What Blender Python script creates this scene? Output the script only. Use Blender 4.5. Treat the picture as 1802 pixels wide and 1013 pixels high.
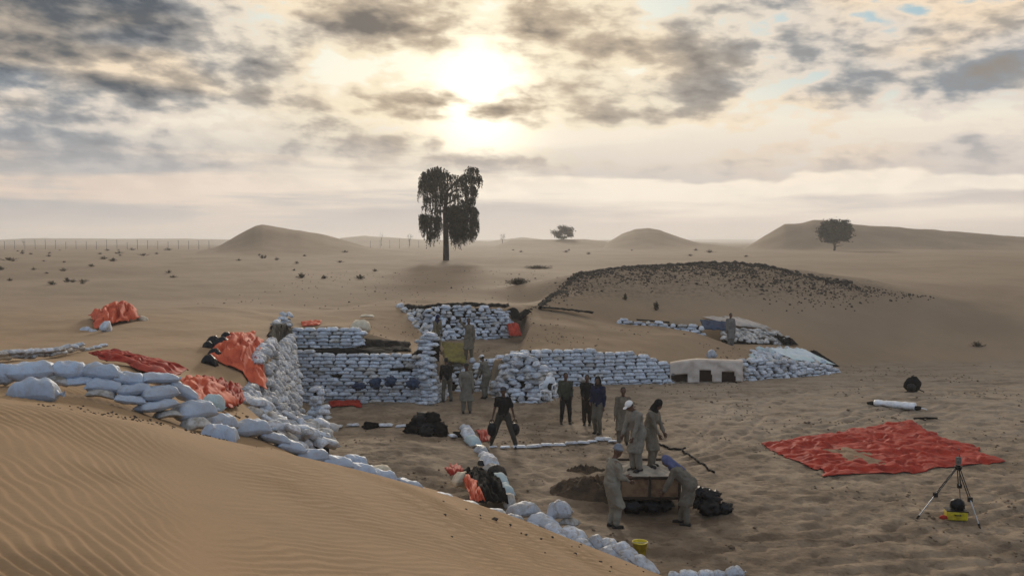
import bpy, bmesh, math, random
import numpy as np
from mathutils import Vector, Matrix, noise as mnoise
R = math.radians
for o in list(bpy.data.objects): bpy.data.objects.remove(o)
scene = bpy.context.scene
COL = scene.collection

# ---------------------------------------------------------------- camera
CAM_Z, FPX, PITCH = 6.2, 1560.0, math.atan(81.5/1560)
cam_d = bpy.data.cameras.new('camera'); cam = bpy.data.objects.new('camera', cam_d); COL.objects.link(cam)
cam.location = (0, 0, CAM_Z); cam.rotation_euler = (R(90)-PITCH, 0, 0)
cam_d.sensor_width = 36; cam_d.lens = 36*FPX/1802; cam_d.clip_end = 20000; cam_d.clip_start = .05
scene.camera = cam
SUN_EL, SUN_AZ = R(9.0), R(-2.0)          # azimuth from +Y, towards +X positive

# ---------------------------------------------------------------- world
W = bpy.data.worlds.new("World"); scene.world = W; W.use_nodes = True
NT = W.node_tree; NT.nodes.clear()
class E:                                   # tiny expression builder on math nodes
    def __init__(s, sock, nt=None): s.s = sock; s.nt = nt or NT
    @staticmethod
    def mk(nt, op, *a, clamp=False):
        n = nt.nodes.new('ShaderNodeMath'); n.operation = op; n.use_clamp = clamp
        for i, v in enumerate(a):
            if isinstance(v, E): nt.links.new(v.s, n.inputs[i])
            else: n.inputs[i].default_value = v
        return E(n.outputs[0], nt)
    def __add__(s, o): return E.mk(s.nt, 'ADD', s, o)
    __radd__ = __add__
    def __sub__(s, o): return E.mk(s.nt, 'SUBTRACT', s, o)
    def __rsub__(s, o): return E.mk(s.nt, 'SUBTRACT', o, s)
    def __mul__(s, o): return E.mk(s.nt, 'MULTIPLY', s, o)
    __rmul__ = __mul__
    def __truediv__(s, o): return E.mk(s.nt, 'DIVIDE', s, o)
    def f(s, op, *a, clamp=False): return E.mk(s.nt, op, s, *a, clamp=clamp)
def sstep(x, a, b):
    n = x.nt.nodes.new('ShaderNodeMapRange'); n.interpolation_type = 'SMOOTHSTEP'
    x.nt.links.new(x.s, n.inputs[0]); n.inputs[1].default_value = a; n.inputs[2].default_value = b
    return E(n.outputs[0], x.nt)
def xyz(nt, x, y, z):
    n = nt.nodes.new('ShaderNodeCombineXYZ')
    for i, v in enumerate((x, y, z)):
        if isinstance(v, E): nt.links.new(v.s, n.inputs[i])
        else: n.inputs[i].default_value = v
    return n.outputs[0]
def nz(nt, vec, scale, detail=4, rough=.5, dist=0.0):
    n = nt.nodes.new('ShaderNodeTexNoise'); nt.links.new(vec, n.inputs['Vector'])
    n.inputs['Scale'].default_value = scale; n.inputs['Detail'].default_value = detail
    n.inputs['Roughness'].default_value = rough; n.inputs['Distortion'].default_value = dist
    return E(n.outputs[0], nt)
def mixc(nt, f, a, b, mode='MIX'):
    n = nt.nodes.new('ShaderNodeMix'); n.data_type = 'RGBA'; n.blend_type = mode
    if isinstance(f, E): nt.links.new(f.s, n.inputs[0])
    else: n.inputs[0].default_value = f
    for i, v in ((6, a), (7, b)):
        if isinstance(v, (tuple, list)): n.inputs[i].default_value = (*v, 1)
        else: nt.links.new(v, n.inputs[i])
    return n.outputs[2]
def lin(r, g, b):
    return tuple(((c/255)/12.92 if c/255 <= .04045 else ((c/255+.055)/1.055)**2.4) for c in (r, g, b))

WS = 0.1                                   # background strength; cloud colours are divided by it
sky = NT.nodes.new('ShaderNodeTexSky'); sky.sky_type = 'NISHITA'; sky.sun_disc = False
sky.sun_elevation = SUN_EL; sky.sun_rotation = SUN_AZ; sky.air_density = 1.0; sky.dust_density = 1.5
tc = NT.nodes.new('ShaderNodeTexCoord'); sp = NT.nodes.new('ShaderNodeSeparateXYZ')
NT.links.new(tc.outputs['Generated'], sp.inputs[0])
dx, dy, dz = (E(sp.outputs[i]) for i in range(3))
K = 1560.0/100                              # units: 100 photo pixels
az = dx.f('ARCTAN2', dy)*K
el = dz.f('ARCSINE')*K
# perspective coordinates of a cloud deck, flattened towards the horizon
den = dz.f('MAXIMUM', 0.0)+0.10
pv = xyz(NT, dx/den, dy/den, 0.0)
warp_a = (nz(NT, xyz(NT, az, el*1.7, 3.0), .55, 3, .55)-.5)*1.5
warp_b = (nz(NT, xyz(NT, az, el*1.7, 9.0), .7, 3, .55)-.5)*.9
wa, we = az+warp_a, el+warp_b
def blob(px, py, sx, sy, amp, tilt=0.0):
    a0, e0 = (px-901)/100, (425-py)/100
    x = (wa-a0); y = (we-e0)
    if tilt: y = y+x*tilt
    r = (x*(100/sx)).f('POWER', 2.0)+(y*(100/sy)).f('POWER', 2.0)
    return (r*-1.0).f('EXPONENT')*amp
def sumf(l):
    t = l[0]
    for q in l[1:]: t = t+q
    return t
blobs = sumf([blob(*b) for b in [
    (110, 75, 210, 60, .34), (300, 55, 120, 55, .22), (60, 165, 150, 34, .22), (190, 150, 60, 16, -.25), (30, 110, 90, 12, -.2), (640, 45, 170, 42, .42), (1000, 75, 100, 42, .42),
    (1250, 105, 120, 50, .36), (640, 190, 50, 18, .38), (750, 196, 62, 16, .34), (960, 215, 110, 20, .42), (1160, 205, 120, 14, .22, .12),
    (1680, 160, 220, 26, .26, -.2), (1640, 30, 260, 34, .26), (340, 185, 120, 22, .3), (30, 330, 200, 30, .1), (700, 265, 150, 22, .22),(430,145,80,30,.2),
    (850, 130, 115, 40, -.8), (835, 240, 60, 26, -.8), (420, 215, 190, 14, -.3), (700, 125, 60, 24, -.3), (570, 110, 60, 40, -.25), (450, 60, 50, 50, -.3), (1370, 165, 80, 20, -.7, -.35), (870, 20, 50, 40, -.3), (1140, 60, 26, 70, -.2), (480, 260, 100, 14, -.2), (1350, 60, 50, 90, -.12),
    (1150, 25, 70, 26, -.75), (380, 10, 60, 18, -.8), (700, 2, 60, 12, -.5), (1320, 120, 50, 50, -.3), (1500, 90, 200, 60, -.16), (1450, 240, 450, 40, -.55), (1080, 250, 220, 28, -.6), (380, 240, 260, 12, -.3), (600, 150, 90, 22, -.3), (30, 225, 60, 30, -.25), (1770, 45, 110, 16, -.7), (1620, 20, 60, 12, -.5), (1480, 60, 60, 40, -.1), (210,155,18,10,-.3), (1120,150,60,30,-.2)]])
pw_ = xyz(NT, az*.62+el*.10, el*1.05, 1.0)
n1 = nz(NT, pv, 1.3, 5, .5, .25)
n2 = nz(NT, pw_, 1.4, 6, .5, .2)
n3 = nz(NT, xyz(NT, az*.8+el*.3, el*2.0, 4.0), 2.7, 3, .5, .15)
low = sstep(el+warp_b*.35, 2.3, .7)                   # 1 near the horizon
D = (n1-.5)*.55 + (n2-.5)*1.35 + (n3-.5)*.8 + .385 + blobs*.74
streak = nz(NT, xyz(NT, az*.13, el*1.6, 5.0), 1.0, 6, .55, .2)
# glow round the hidden sun
sa, se = az-(845-901)/100, el-(425-150)/100
gr = (sa*1.15).f('POWER', 2.0)+((se+.3)*1.05).f('POWER', 2.0)
glow1 = (gr*-1.0).f('EXPONENT')              # core
glow2 = ((sa*.25).f('POWER', 2.0)+(se*.22).f('POWER', 2.0)).f('MULTIPLY', -1.0).f('EXPONENT')   # wide
front = sstep(dy, -.3, .8)
nish = mixc(NT, .75, sky.outputs[0], tuple(c/WS for c in lin(150, 190, 208)))
def C(*c): return tuple(v/WS for v in lin(*c))
warm = sstep(nz(NT, xyz(NT, az*.35, el*1.0, 8.0), .9, 2, .5), .40, .62)
clear = mixc(NT, glow2*.8, nish, C(255, 248, 226))
clear = mixc(NT, sstep(el, 3.0, 1.7), clear, C(248, 236, 216))
thin = mixc(NT, glow2*front, mixc(NT, warm, C(226, 215, 203), C(246, 224, 196)), C(255, 240, 208))
mid = mixc(NT, glow2*front, mixc(NT, warm, C(142, 149, 156), C(180, 168, 154)), C(208, 188, 162))
thick = mixc(NT, glow2*front, mixc(NT, warm, C(72, 87, 102), C(92, 97, 102)), C(132, 122, 110))
c = mixc(NT, sstep(D, .0, .22), clear, thin)
c = mixc(NT, sstep(D, .20, .54), c, mid)
thick = mixc(NT, sstep(az, -1.0, 7.0)*.55, thick, C(184, 170, 154))
c = mixc(NT, sstep(D, .42, .90), c, thick)
# lower streaky veil
veil_lo = mixc(NT, sstep(az, -9.0, 5.0), C(180, 178, 178), C(212, 201, 193))
veil_hi = mixc(NT, sstep(az, -9.0, 1.0), C(228, 208, 192), C(255, 242, 224))
veil = mixc(NT, sstep(streak+blob(1500, 300, 500, 14, -.25)+blob(1500, 330, 300, 10, .2)+blob(100, 320, 300, 20, -.15), .42, .60), veil_lo, veil_hi)
c = mixc(NT, low*.92, c, veil)
hz_c = mixc(NT, sstep(az, -9.0, 6.0), C(212, 199, 189), C(232, 216, 203))
c = mixc(NT, sstep(el, .9, -.1)*.9, c, hz_c)
c = mixc(NT, glow1*sstep(D, .66, .14), c, tuple(v*1.7 for v in C(255, 246, 222)))
# sky behind the camera made bluer and brighter to light the sack faces
c = mixc(NT, sstep(dy, .15, -.7)*.75, c, C(160, 196, 236))
bg = NT.nodes.new('ShaderNodeBackground'); bg.inputs[1].default_value = WS
NT.links.new(c, bg.inputs[0])
wo = NT.nodes.new('ShaderNodeOutputWorld'); NT.links.new(bg.outputs[0], wo.inputs[0])

# ---------------------------------------------------------------- sun (behind thin cloud)
sl = bpy.data.lights.new('sun', 'SUN'); sl.energy = 2.0; sl.angle = R(8); sl.color = (1, .88, .72)
so = bpy.data.objects.new('sun', sl); COL.objects.link(so)
sdir = Vector((math.sin(SUN_AZ)*math.cos(SUN_EL+R(4)), math.cos(SUN_AZ)*math.cos(SUN_EL+R(4)), math.sin(SUN_EL+R(4))))
so.rotation_euler = sdir.to_track_quat('Z', 'Y').to_euler()
vs = scene.view_settings; vs.view_transform = 'Standard'; vs.look = 'None'; vs.exposure = 0.0; vs.gamma = 1; vs.use_curve_mapping = False

# ---------------------------------------------------------------- helpers
rnd = random.Random(7)
cosP, sinP = math.cos(PITCH), math.sin(PITCH)
def P(px, py, d):
    """world point at forward distance d metres seen in that direction"""
    u = (px-901)/FPX; v = (506.5-py)/FPX
    y = cosP+v*sinP; z = -sinP+v*cosP
    return Vector((u*d/y, d, CAM_Z+z*d/y))
def tag(o, label=None, cat=None, group=None, kind=None):
    if label: o['label'] = label
    if cat: o['category'] = cat
    if group: o['group'] = group
    if kind: o['kind'] = kind
    return o
def link(name, me, mat=None, parent=None, loc=None):
    o = bpy.data.objects.new(name, me); COL.objects.link(o)
    if mat is not None and me is not None and not me.materials: me.materials.append(mat)
    if parent: o.parent = parent
    if loc is not None: o.location = loc
    return o
def empty(name, loc, label, cat, group=None, rz=0):
    o = bpy.data.objects.new(name, None); COL.objects.link(o); o.location = loc; o.rotation_euler = (0, 0, rz)
    o.empty_display_size = .2
    return tag(o, label, cat, group)
def mesh_np(name, V, F, smooth=True):
    me = bpy.data.meshes.new(name)
    V = np.asarray(V, dtype=np.float32); F = np.asarray(F, dtype=np.int32)
    me.vertices.add(len(V)); me.vertices.foreach_set('co', V.ravel())
    k = F.shape[1]
    me.loops.add(F.size); me.loops.foreach_set('vertex_index', F.ravel())
    me.polygons.add(len(F)); me.polygons.foreach_set('loop_start', np.arange(0, F.size, k, dtype=np.int32))
    me.polygons.foreach_set('loop_total', np.full(len(F), k, dtype=np.int32))
    me.polygons.foreach_set('use_smooth', np.full(len(F), smooth, dtype=bool))
    me.update(calc_edges=True); me.validate(); return me
def bm_mesh(bm, name, smooth=False):
    me = bpy.data.meshes.new(name); bm.normal_update(); bm.to_mesh(me); bm.free()
    if smooth:
        me.polygons.foreach_set('use_smooth', [True]*len(me.polygons))
    return me
def tube(bm, p0, p1, r0, r1=None, n=8):
    r1 = r0 if r1 is None else r1
    p0, p1 = Vector(p0), Vector(p1); d = p1-p0
    if d.length < 1e-6: return
    q = d.to_track_quat('Z', 'Y').to_matrix()
    a = [bm.verts.new(p0+q@Vector((math.cos(t)*r0, math.sin(t)*r0, 0))) for t in [2*math.pi*i/n for i in range(n)]]
    b = [bm.verts.new(p1+q@Vector((math.cos(t)*r1, math.sin(t)*r1, 0))) for t in [2*math.pi*i/n for i in range(n)]]
    for i in range(n): bm.faces.new((a[i], a[(i+1) % n], b[(i+1) % n], b[i]))
    bm.faces.new(a[::-1]); bm.faces.new(b)
def box(bm, c, s, rot=None):
    m = Matrix.Translation(Vector(c))
    if rot is not None: m = m@rot.to_4x4()
    m = m@Matrix.Diagonal((*s, 1))
    bmesh.ops.create_cube(bm, size=1, matrix=m)
def ball(bm, c, s, rot=None, seg=12, ring=8):
    m = Matrix.Translation(Vector(c))
    if rot is not None: m = m@rot.to_4x4()
    bmesh.ops.create_uvsphere(bm, u_segments=seg, v_segments=ring, radius=1, matrix=m@Matrix.Diagonal((*s, 1)))
# smooth value noise in numpy
def _hash(ix, iy, seed):
    h = (ix.astype(np.int64)*374761393+iy.astype(np.int64)*668265263+seed*1442695041) & 0x7fffffff
    h = ((h ^ (h >> 13))*1274126177) & 0x7fffffff
    return ((h ^ (h >> 16)) & 0xffff)/65535.0
def vn(x, y, seed=0):
    x = np.asarray(x, float); y = np.asarray(y, float)
    ix = np.floor(x); iy = np.floor(y); fx = x-ix; fy = y-iy
    fx = fx*fx*fx*(fx*(fx*6-15)+10); fy = fy*fy*fy*(fy*(fy*6-15)+10)
    a = _hash(ix, iy, seed); b = _hash(ix+1, iy, seed); c_ = _hash(ix, iy+1, seed); d = _hash(ix+1, iy+1, seed)
    return (a*(1-fx)+b*fx)*(1-fy)+(c_*(1-fx)+d*fx)*fy-.5
def fbm(x, y, oct=4, seed=0, gain=.5):
    t = 0; a = 1.0
    for i in range(oct):
        t = t+a*vn(x*(2**i)+i*13.7, y*(2**i)-i*7.1, seed+i); a *= gain
    return t
def ss(x, a, b):
    t = np.clip((x-a)/(b-a), 0, 1); return t*t*(3-2*t)

# ---------------------------------------------------------------- materials
MATS = {}
def mat(name, col, rough=.8, col2=None, scale=4.0, bump=0.0, bscale=20.0, spec=.3, rand=0.0, detail=5, dust=0, metal=0, hue=0.0):
    if name in MATS: return MATS[name]
    m = bpy.data.materials.new(name); m.use_nodes = True; nt = m.node_tree
    b = nt.nodes['Principled BSDF']; b.inputs['Roughness'].default_value = rough
    b.inputs['Specular IOR Level'].default_value = spec; b.inputs['Metallic'].default_value = metal
    t = nt.nodes.new('ShaderNodeTexCoord'); vec = t.outputs['Object']
    oi = nt.nodes.new('ShaderNodeObjectInfo')
    va = nt.nodes.new('ShaderNodeVectorMath'); va.operation = 'ADD'
    nt.links.new(vec, va.inputs[0])
    rr = E(oi.outputs['Random'], nt)
    nt.links.new(xyz(nt, rr*37.0, rr*91.0, rr*11.0), va.inputs[1]); vec = va.outputs[0]
    if col2 is None: col2 = tuple(c*.7 for c in col)
    f = sstep(nz(nt, vec, scale, detail, .6), .38, .68)
    cc = mixc(nt, f, col, col2)
    if dust:
        cc = mixc(nt, sstep(nz(nt, vec, scale*1.7, 6, .7, .4), .50, .64)*dust, cc, (.33, .25, .165))
    if rand:
        k = 1.0-rr*rand
        cc = mixc(nt, 1.0, cc, xyz(nt, k, k*(1.0), k*(1.0+hue)), 'MULTIPLY')
    nt.links.new(cc, b.inputs['Base Color'])
    if bump:
        bn = nt.nodes.new('ShaderNodeBump'); bn.inputs['Strength'].default_value = 1; bn.inputs['Distance'].default_value = bump
        nt.links.new(nz(nt, vec, bscale, 5, .55).s, bn.inputs['Height']); nt.links.new(bn.outputs[0], b.inputs['Normal'])
    MATS[name] = m; return m
M_BAG = mat('white_woven_sack', (.66, .71, .78), .65, (.45, .46, .47), 3.2, .012, 14, .35, .35, dust=.65)
M_BAGD = mat('dusty_woven_sack', (.62, .60, .57), .8, (.30, .255, .2), 3.0, .014, 12, .25, .4)
M_BAGN = mat('near_woven_sack', (.43, .50, .60), .6, (.38, .42, .48), 2.5, .016, 9, .3, .16, dust=.35)
M_BAGE = mat('sack_end_cloth', (.72, .75, .80), .7, (.42, .41, .40), 7.0, .012, 16, .3, .5, dust=.3)
M_CREAM = mat('cream_sack', (.70, .60, .44), .8, (.5, .42, .3), 4, .01, 10)
M_GREENW = mat('pale_green_sack', (.42, .52, .53), .7, (.4, .45, .45), 4, .012, 12)
M_BLACK = mat('black_plastic', (.004, .004, .006), .42, (.009, .009, .011), 5, .02, 10, .22)
M_BLACKC = mat('black_cloth', (.007, .007, .008), .9, (.014, .013, .012), 8, .02, 14, .04)
M_RED = mat('red_tarpaulin', (.36, .034, .019), .75, (.23, .021, .013), 3, .01, 9, .15)
M_ORANGE = mat('orange_tarpaulin', (.58, .115, .055), .75, (.40, .06, .03), 2, .012, 8, .15)
M_BEIGE = mat('beige_canvas', (.56, .47, .39), .85, (.42, .34, .27), 2.5, .01, 10)
M_WHITE = mat('white_plastic', (.78, .79, .8), .45, (.6, .6, .6), 6)
M_YELLOW = mat('yellow_plastic', (.62, .50, .02), .5, (.4, .3, .02), 8)
M_OLIVE = mat('yellow_green_sheet', (.17, .145, .03), .8, (.10, .085, .02), 3, .02, 8)
M_BLUE = mat('dark_blue_sheet', (.025, .05, .10), .55, (.015, .025, .05), 5, .02, 8)
M_WOOD = mat('weathered_timber', (.045, .028, .018), .85, (.022, .015, .010), 9, .006, 30)
M_RUST = mat('rusty_mesh_panel', (.24, .15, .085), .9, (.14, .08, .045), 5, .01, 25)
M_EARTHD = mat('dark_earth', (.075, .048, .028), .95, (.03, .02, .013), 3, .05, 9)
M_STONE = mat('dark_stone', (.045, .036, .028), .9, (.09, .07, .05), 3, .03, 8, .3, .4)
M_SANDP = mat('pale_sand', (.42, .33, .23), .95, (.3, .22, .15), 3, .02, 16)
M_LEAF = mat('ghaf_leaves', (.018, .020, .010), .8, (.034, .031, .016), .5)
M_SHRUB = mat('dry_shrub', (.05, .042, .026), .9, (.09, .07, .04), 2)
M_BARK = mat('grey_bark', (.055, .04, .028), .9, (.03, .022, .016), 5, .03, 12)
M_METAL = mat('silver_metal', (.45, .45, .46), .35, (.3, .3, .3), 8, metal=.8)
M_GREYP = mat('grey_post', (.14, .13, .12), .8)
M_SKIN = mat('brown_skin', (.115, .06, .038), .6, (.09, .045, .028), 8)
M_HAIR = mat('black_hair', (.01, .009, .008), .7)
M_SHOE = mat('dark_shoe', (.02, .016, .013), .6)
# ---------------------------------------------------------------- terrain
CTRL = """
0 720 7.5;100 728 7.8;200 742 8.2;300 765 8.6;400 790 9.0;500 812 9.5;600 832 10;680 848 10.7;740 862 11.3;820 886 12.2;900 910 13;960 932 13.5;1020 955 14;1090 982 14.5;1150 1006 15
0 1013 3.9;0 850 5.3;0 770 6.4;200 1013 4.2;200 880 5.6;200 800 7.0;400 1013 4.8;400 900 6.4;400 840 7.6;600 1013 5.6;600 920 7.4;740 1013 6.4;740 930 8.7;900 1013 8.4;900 960 10.6;1020 1013 10.8;1020 985 12.2
0 703 9.6;60 682 11.6;200 733 10.2;130 690 11.8;250 722 12;330 745 12.6;400 770 12.6;300 750 11;440 768 13;550 814 13.6;640 838 13.8;740 864 14.2;820 894 15.5;880 910 17.2;920 918 18.6;1000 960 17.3;1140 1008 16.4
0 668 14;250 672 14;330 700 14.6;0 640 20;120 642 18;240 655 17;320 668 18;380 700 18;420 705 20;100 618 25;0 610 26;200 600 28;300 600 27;420 640 24.5;440 610 27;360 600 28;470 590 30;480 575 33
200 565 33;0 560 34;120 570 32;350 565 34;0 500 60;200 500 60;200 540 42;0 530 44;400 540 42;600 540 46;450 560 36.5;600 500 60;400 500 60;200 465 82;0 465 82;400 470 82;600 475 78;800 480 72;800 520 50;950 500 62;950 530 50
520 575 38;600 572 38.2;680 590 38.3;620 565 40;660 560 41.3;700 535 45;690 550 43;760 538 45.5;900 537 45.5;940 545 46;930 560 43.8;930 600 40;950 575 42.3;900 620 38.4;870 630 37.2
1000 617 38.6;940 624 36.5;1050 616 39;1120 624 39.4;1180 638 39.4;1240 637 40;1290 640 40.2;1050 575 43.5;1000 570 43;1150 600 42;1200 590 43.2;1250 620 41.5;1100 585 43;1300 630 41.5;1340 640 41.8
1090 560 47.2;1150 556 48;1230 556 48.5;1300 562 48.3;1360 578 47.6;1400 598 46.2;1440 622 44.5;1480 642 43.5;1150 545 49.5;1300 540 50.5;1400 565 49
1520 640 45;1600 639 45.2;1700 639 45.4;1800 638 45.4;1560 600 48.4;1650 600 48.6;1802 600 48.6;1650 560 52;1802 555 53;1700 520 58;1802 500 64;1700 478 78;1802 470 82;1900 640 45.4;2000 600 49;2000 500 64
945 541 46.4;975 515 49.5;1010 486 54;1050 476 55.5;1100 470 56.5;1200 465 57.5;1280 465 57.5;1350 472 56.8;1420 490 55.5;1500 503 55;1610 521 54.5;1100 520 51;1200 510 52;1300 510 52;1450 535 51;1050 525 49.5;1000 530 48
"""
cp = []
for tok in CTRL.replace('\n', ';').split(';'):
    if tok.strip():
        a, b, d = map(float, tok.split()); p = P(a, b, d); cp.append((p.x, p.y, p.z))
def raw(px, d, z): cp.append(((px-901)/FPX*d, d, z))
for px, zs in ((1300, ((5, 3.5), (8, 2.2), (11, 1.1), (14, .15), (16, -.1))), (1500, ((4, 3.7), (7, 2.2), (10, .9), (13, 0))),
               (1802, ((3, 3.9), (6, 2.2), (9, .8), (12, 0)))):
    for d, z in zs: raw(px, d, z)
for px, d, z in ((1100, 5, 3.7), (1100, 8, 2.9), (1010, 65, 3.7), (1150, 66, 3.8), (1300, 66, 3.8), (1450, 66, 3.6), (1600, 66, 3.3),
                 (650, 20, .9), (760, 18.5, .9), (560, 18, 1.6), (560, 22, 1.0), (480, 19, 2.0), (480, 21.5, 1.75), (520, 20, 1.4), (440, 21, 2.15)): raw(px, d, z)
for px in (0, 300, 600, 900, 1200, 1500, 1802): raw(px, 100, 4.25); raw(px, 130, 4.3); raw(px, 200, 4.3)
for x, y, z in ((0, 1.6, 4.48), (-2, 2, 4.65), (2, 2, 4.1), (-8, 6, 4.7), (-8, 2, 4.6), (0, -2, 4.5), (-6, -5, 4.7), (6, -5, 3.6), (0, -12, 4.4), (-25, 0, 4.4), (-30, 25, 3.9), (-18, 14, 4.2),
                (22, 0, 2.5), (14, 3, 2.0), (45, 20, 1.5), (45, 42, 1), (60, 60, 4), (-60, 60, 4.2), (0, -60, 4.3), (-80, -20, 4.3), (80, -20, 4.3), (110, 60, 4.3), (-110, 60, 4.3), (30, 10, .4), (-25, 40, 3.4)):
    cp.append((x, y, z))
cp = np.array(cp)
def lp(x, y):
    r = np.hypot(x, y)
    r2 = np.maximum(r, 1.2)
    az_ = np.arctan2(x, y)*np.minimum(r/1.2, 1)
    return az_, np.log(r2)
ca, cl = lp(cp[:, 0], cp[:, 1])
def kern(r2): return .5*r2*np.log(r2+1e-9)
n_ = len(cp)
A = kern((ca[:, None]-ca)**2+(cl[:, None]-cl)**2)+np.eye(n_)*2e-5
Q = np.c_[np.ones(n_), ca, cl]
Msys = np.block([[A, Q], [Q.T, np.zeros((3, 3))]])
wts = np.linalg.solve(Msys, np.r_[cp[:, 2], 0, 0, 0])
def rbf(x, y):
    a, l = lp(x, y); z = wts[n_]+wts[n_+1]*a+wts[n_+2]*l
    for i in range(n_):
        r2 = (a-ca[i])**2+(l-cl[i])**2; z = z+wts[i]*kern(r2)
    return z
def sdist(poly, x, y):                      # signed distance, negative inside
    p = np.array(poly, float); q = np.roll(p, -1, 0)
    best = np.full(x.shape, 1e9); ins = np.zeros(x.shape, bool)
    for (ax, ay), (bx, by) in zip(p, q):
        ex, ey = bx-ax, by-ay
        t = np.clip(((x-ax)*ex+(y-ay)*ey)/(ex*ex+ey*ey), 0, 1)
        best = np.minimum(best, np.hypot(x-ax-t*ex, y-ay-t*ey))
        c1 = (ay > y) != (by > y)
        with np.errstate(divide='ignore', invalid='ignore'):
            ins ^= c1 & (x < (bx-ax)*(y-ay)/(by-ay if by != ay else 1e-9)+ax)
    return np.where(ins, -best, best)
FLOOR = [(-8.5, 34.4), (-2.75, 34.8), (-2.7, 37.3), (-.9, 37.3), (-.9, 35.5), (.2, 35.7), (.4, 38.2), (2.0, 38.3), (6.9, 39.0), (10.3, 39.5), (14.9, 41.3), (16.6, 43.6), (19, 45.2), (27, 45.4), (34, 44),
         (34, 14), (12, 11.5), (6, 13.5), (3.2, 15.6), (2.2, 17.2), (0.6, 18.9), (-.6, 20.0), (-3.0, 21.3), (-4.8, 22.0), (-6.0, 23.0), (-6.9, 25.0), (-7.5, 28.3), (-8.3, 31.5)]
TERR = [(-5.4, 44.9), (-3.9, 44.0), (.5, 44.2), (.7, 42.5), (.3, 39.5), (-.6, 36.9), (-2.95, 36.9), (-3.5, 38.9), (-4.4, 41.5)]
LEDGE = [(-9.8, 37.5), (-8.9, 34.1), (-3.0, 34.2), (-3.3, 37.2), (-6.2, 37.6)]
TRENCH = [(7.2, 46.6), (10.0, 47.2), (13.5, 46.8), (15.2, 45.2), (14.6, 43.8), (11.8, 43.2), (9.5, 44.8)]
def prof(px, pts):
    xs, ys = zip(*pts); return np.interp(px, xs, ys)
def far_ridges(x, y):
    r = np.hypot(x, y); d = np.maximum(y, 1.0); px = 901+FPX*x/d
    z = np.zeros_like(r); fr = (y > 20)
    def ridge(pts, d0, wf, wb, base=4.3):
        wob = d0+0*px
        top = CAM_Z+(425-prof(px, pts))/FPX*wob
        h = np.maximum(top-base, 0)
        dd = (d-wob)
        g = np.where(dd < 0, np.clip(1+dd/wf, 0, 1), np.clip(1-dd/wb, 0, 1))
        g = g*g*(3-2*g)*.35+g*.65
        return np.where(fr, h*g, 0)
    B = 450
    z = np.maximum(z, ridge([(330, B), (360, 440), (385, 433), (425, 411), (450, 398), (462, 395), (480, 397), (505, 402), (530, 404), (570, 412), (615, 424), (660, 437), (720, 443), (760, B)], 150, 36, 40))
    z = np.maximum(z, ridge([(800, B), (870, 433), (900, 422), (1030, 421), (1060, 424), (1160, B)], 300, 60, 60))
    z = np.maximum(z, ridge([(1050, B), (1072, 424), (1095, 411), (1118, 403), (1140, 401), (1160, 404), (1195, 417), (1230, 428), (1290, 434), (1350, B)], 255, 50, 60))
    z = np.maximum(z, ridge([(1290, B), (1318, 431), (1345, 414), (1380, 394), (1410, 392), (1432, 387), (1460, 389), (1510, 395), (1580, 400), (1680, 406), (1802, 417), (2000, 430), (2200, B)], 232, 30, 90))
    z = np.maximum(z, ridge([(560, B), (600, 418), (640, 414), (690, 417), (760, 422), (860, 424), (920, 416), (960, 421), (1200, 424), (1260, 427), (1400, B)], 650, 130, 200))
    z = np.maximum(z, ridge([(-900, 424), (0, 421), (60, 418), (200, 420), (330, 419), (420, 421), (560, 424), (640, B)], 900, 200, 300))
    z = z+np.where(fr, ss(d, 900, 2500)*6*(1+fbm(x/300, y/300, 3, 5)), 0)
    return z
TRK = [[(-1, 31), (4, 33), (9, 36), (16, 38), (26, 40)], [(2.5, 23), (6, 27), (9, 33), (12, 37)], [(4, 18), (8, 19), (14, 22), (24, 30)], [(6, 16.5), (10, 17.2), (16, 18.5)], [(13, 30), (17, 33), (22, 34), (28, 33)], [(5, 25), (11, 30), (18, 36)]]
def tracks(x, y):
    out = np.zeros(x.shape)
    m = (x > -3) & (x < 30) & (y > 14) & (y < 42)
    if not m.any(): return out
    xs, ys = x[m], y[m]; o = np.zeros(xs.shape)
    xw = xs+.5*fbm(xs/2.2, ys/2.2, 2, 91); yw = ys+.5*fbm(xs/2.2, ys/2.2, 2, 95)
    for path in TRK:
        best = np.full(xs.shape, 99.)
        for (ax, ay), (bx, by) in zip(path, path[1:]):
            ex, ey = bx-ax, by-ay; t = np.clip(((xw-ax)*ex+(yw-ay)*ey)/(ex*ex+ey*ey), 0, 1)
            best = np.minimum(best, np.hypot(xw-ax-t*ex, yw-ay-t*ey))
        for c_ in (0.0, .55):
            d = np.abs(best-c_); o += -.035*np.exp(-(d/.10)**2)+.016*np.exp(-((d-.2)/.08)**2)
    out[m] = o*(.5+1.2*np.clip(vn(xs*1.7, ys*1.7, 97)+.4, 0, 1)); return out
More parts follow.
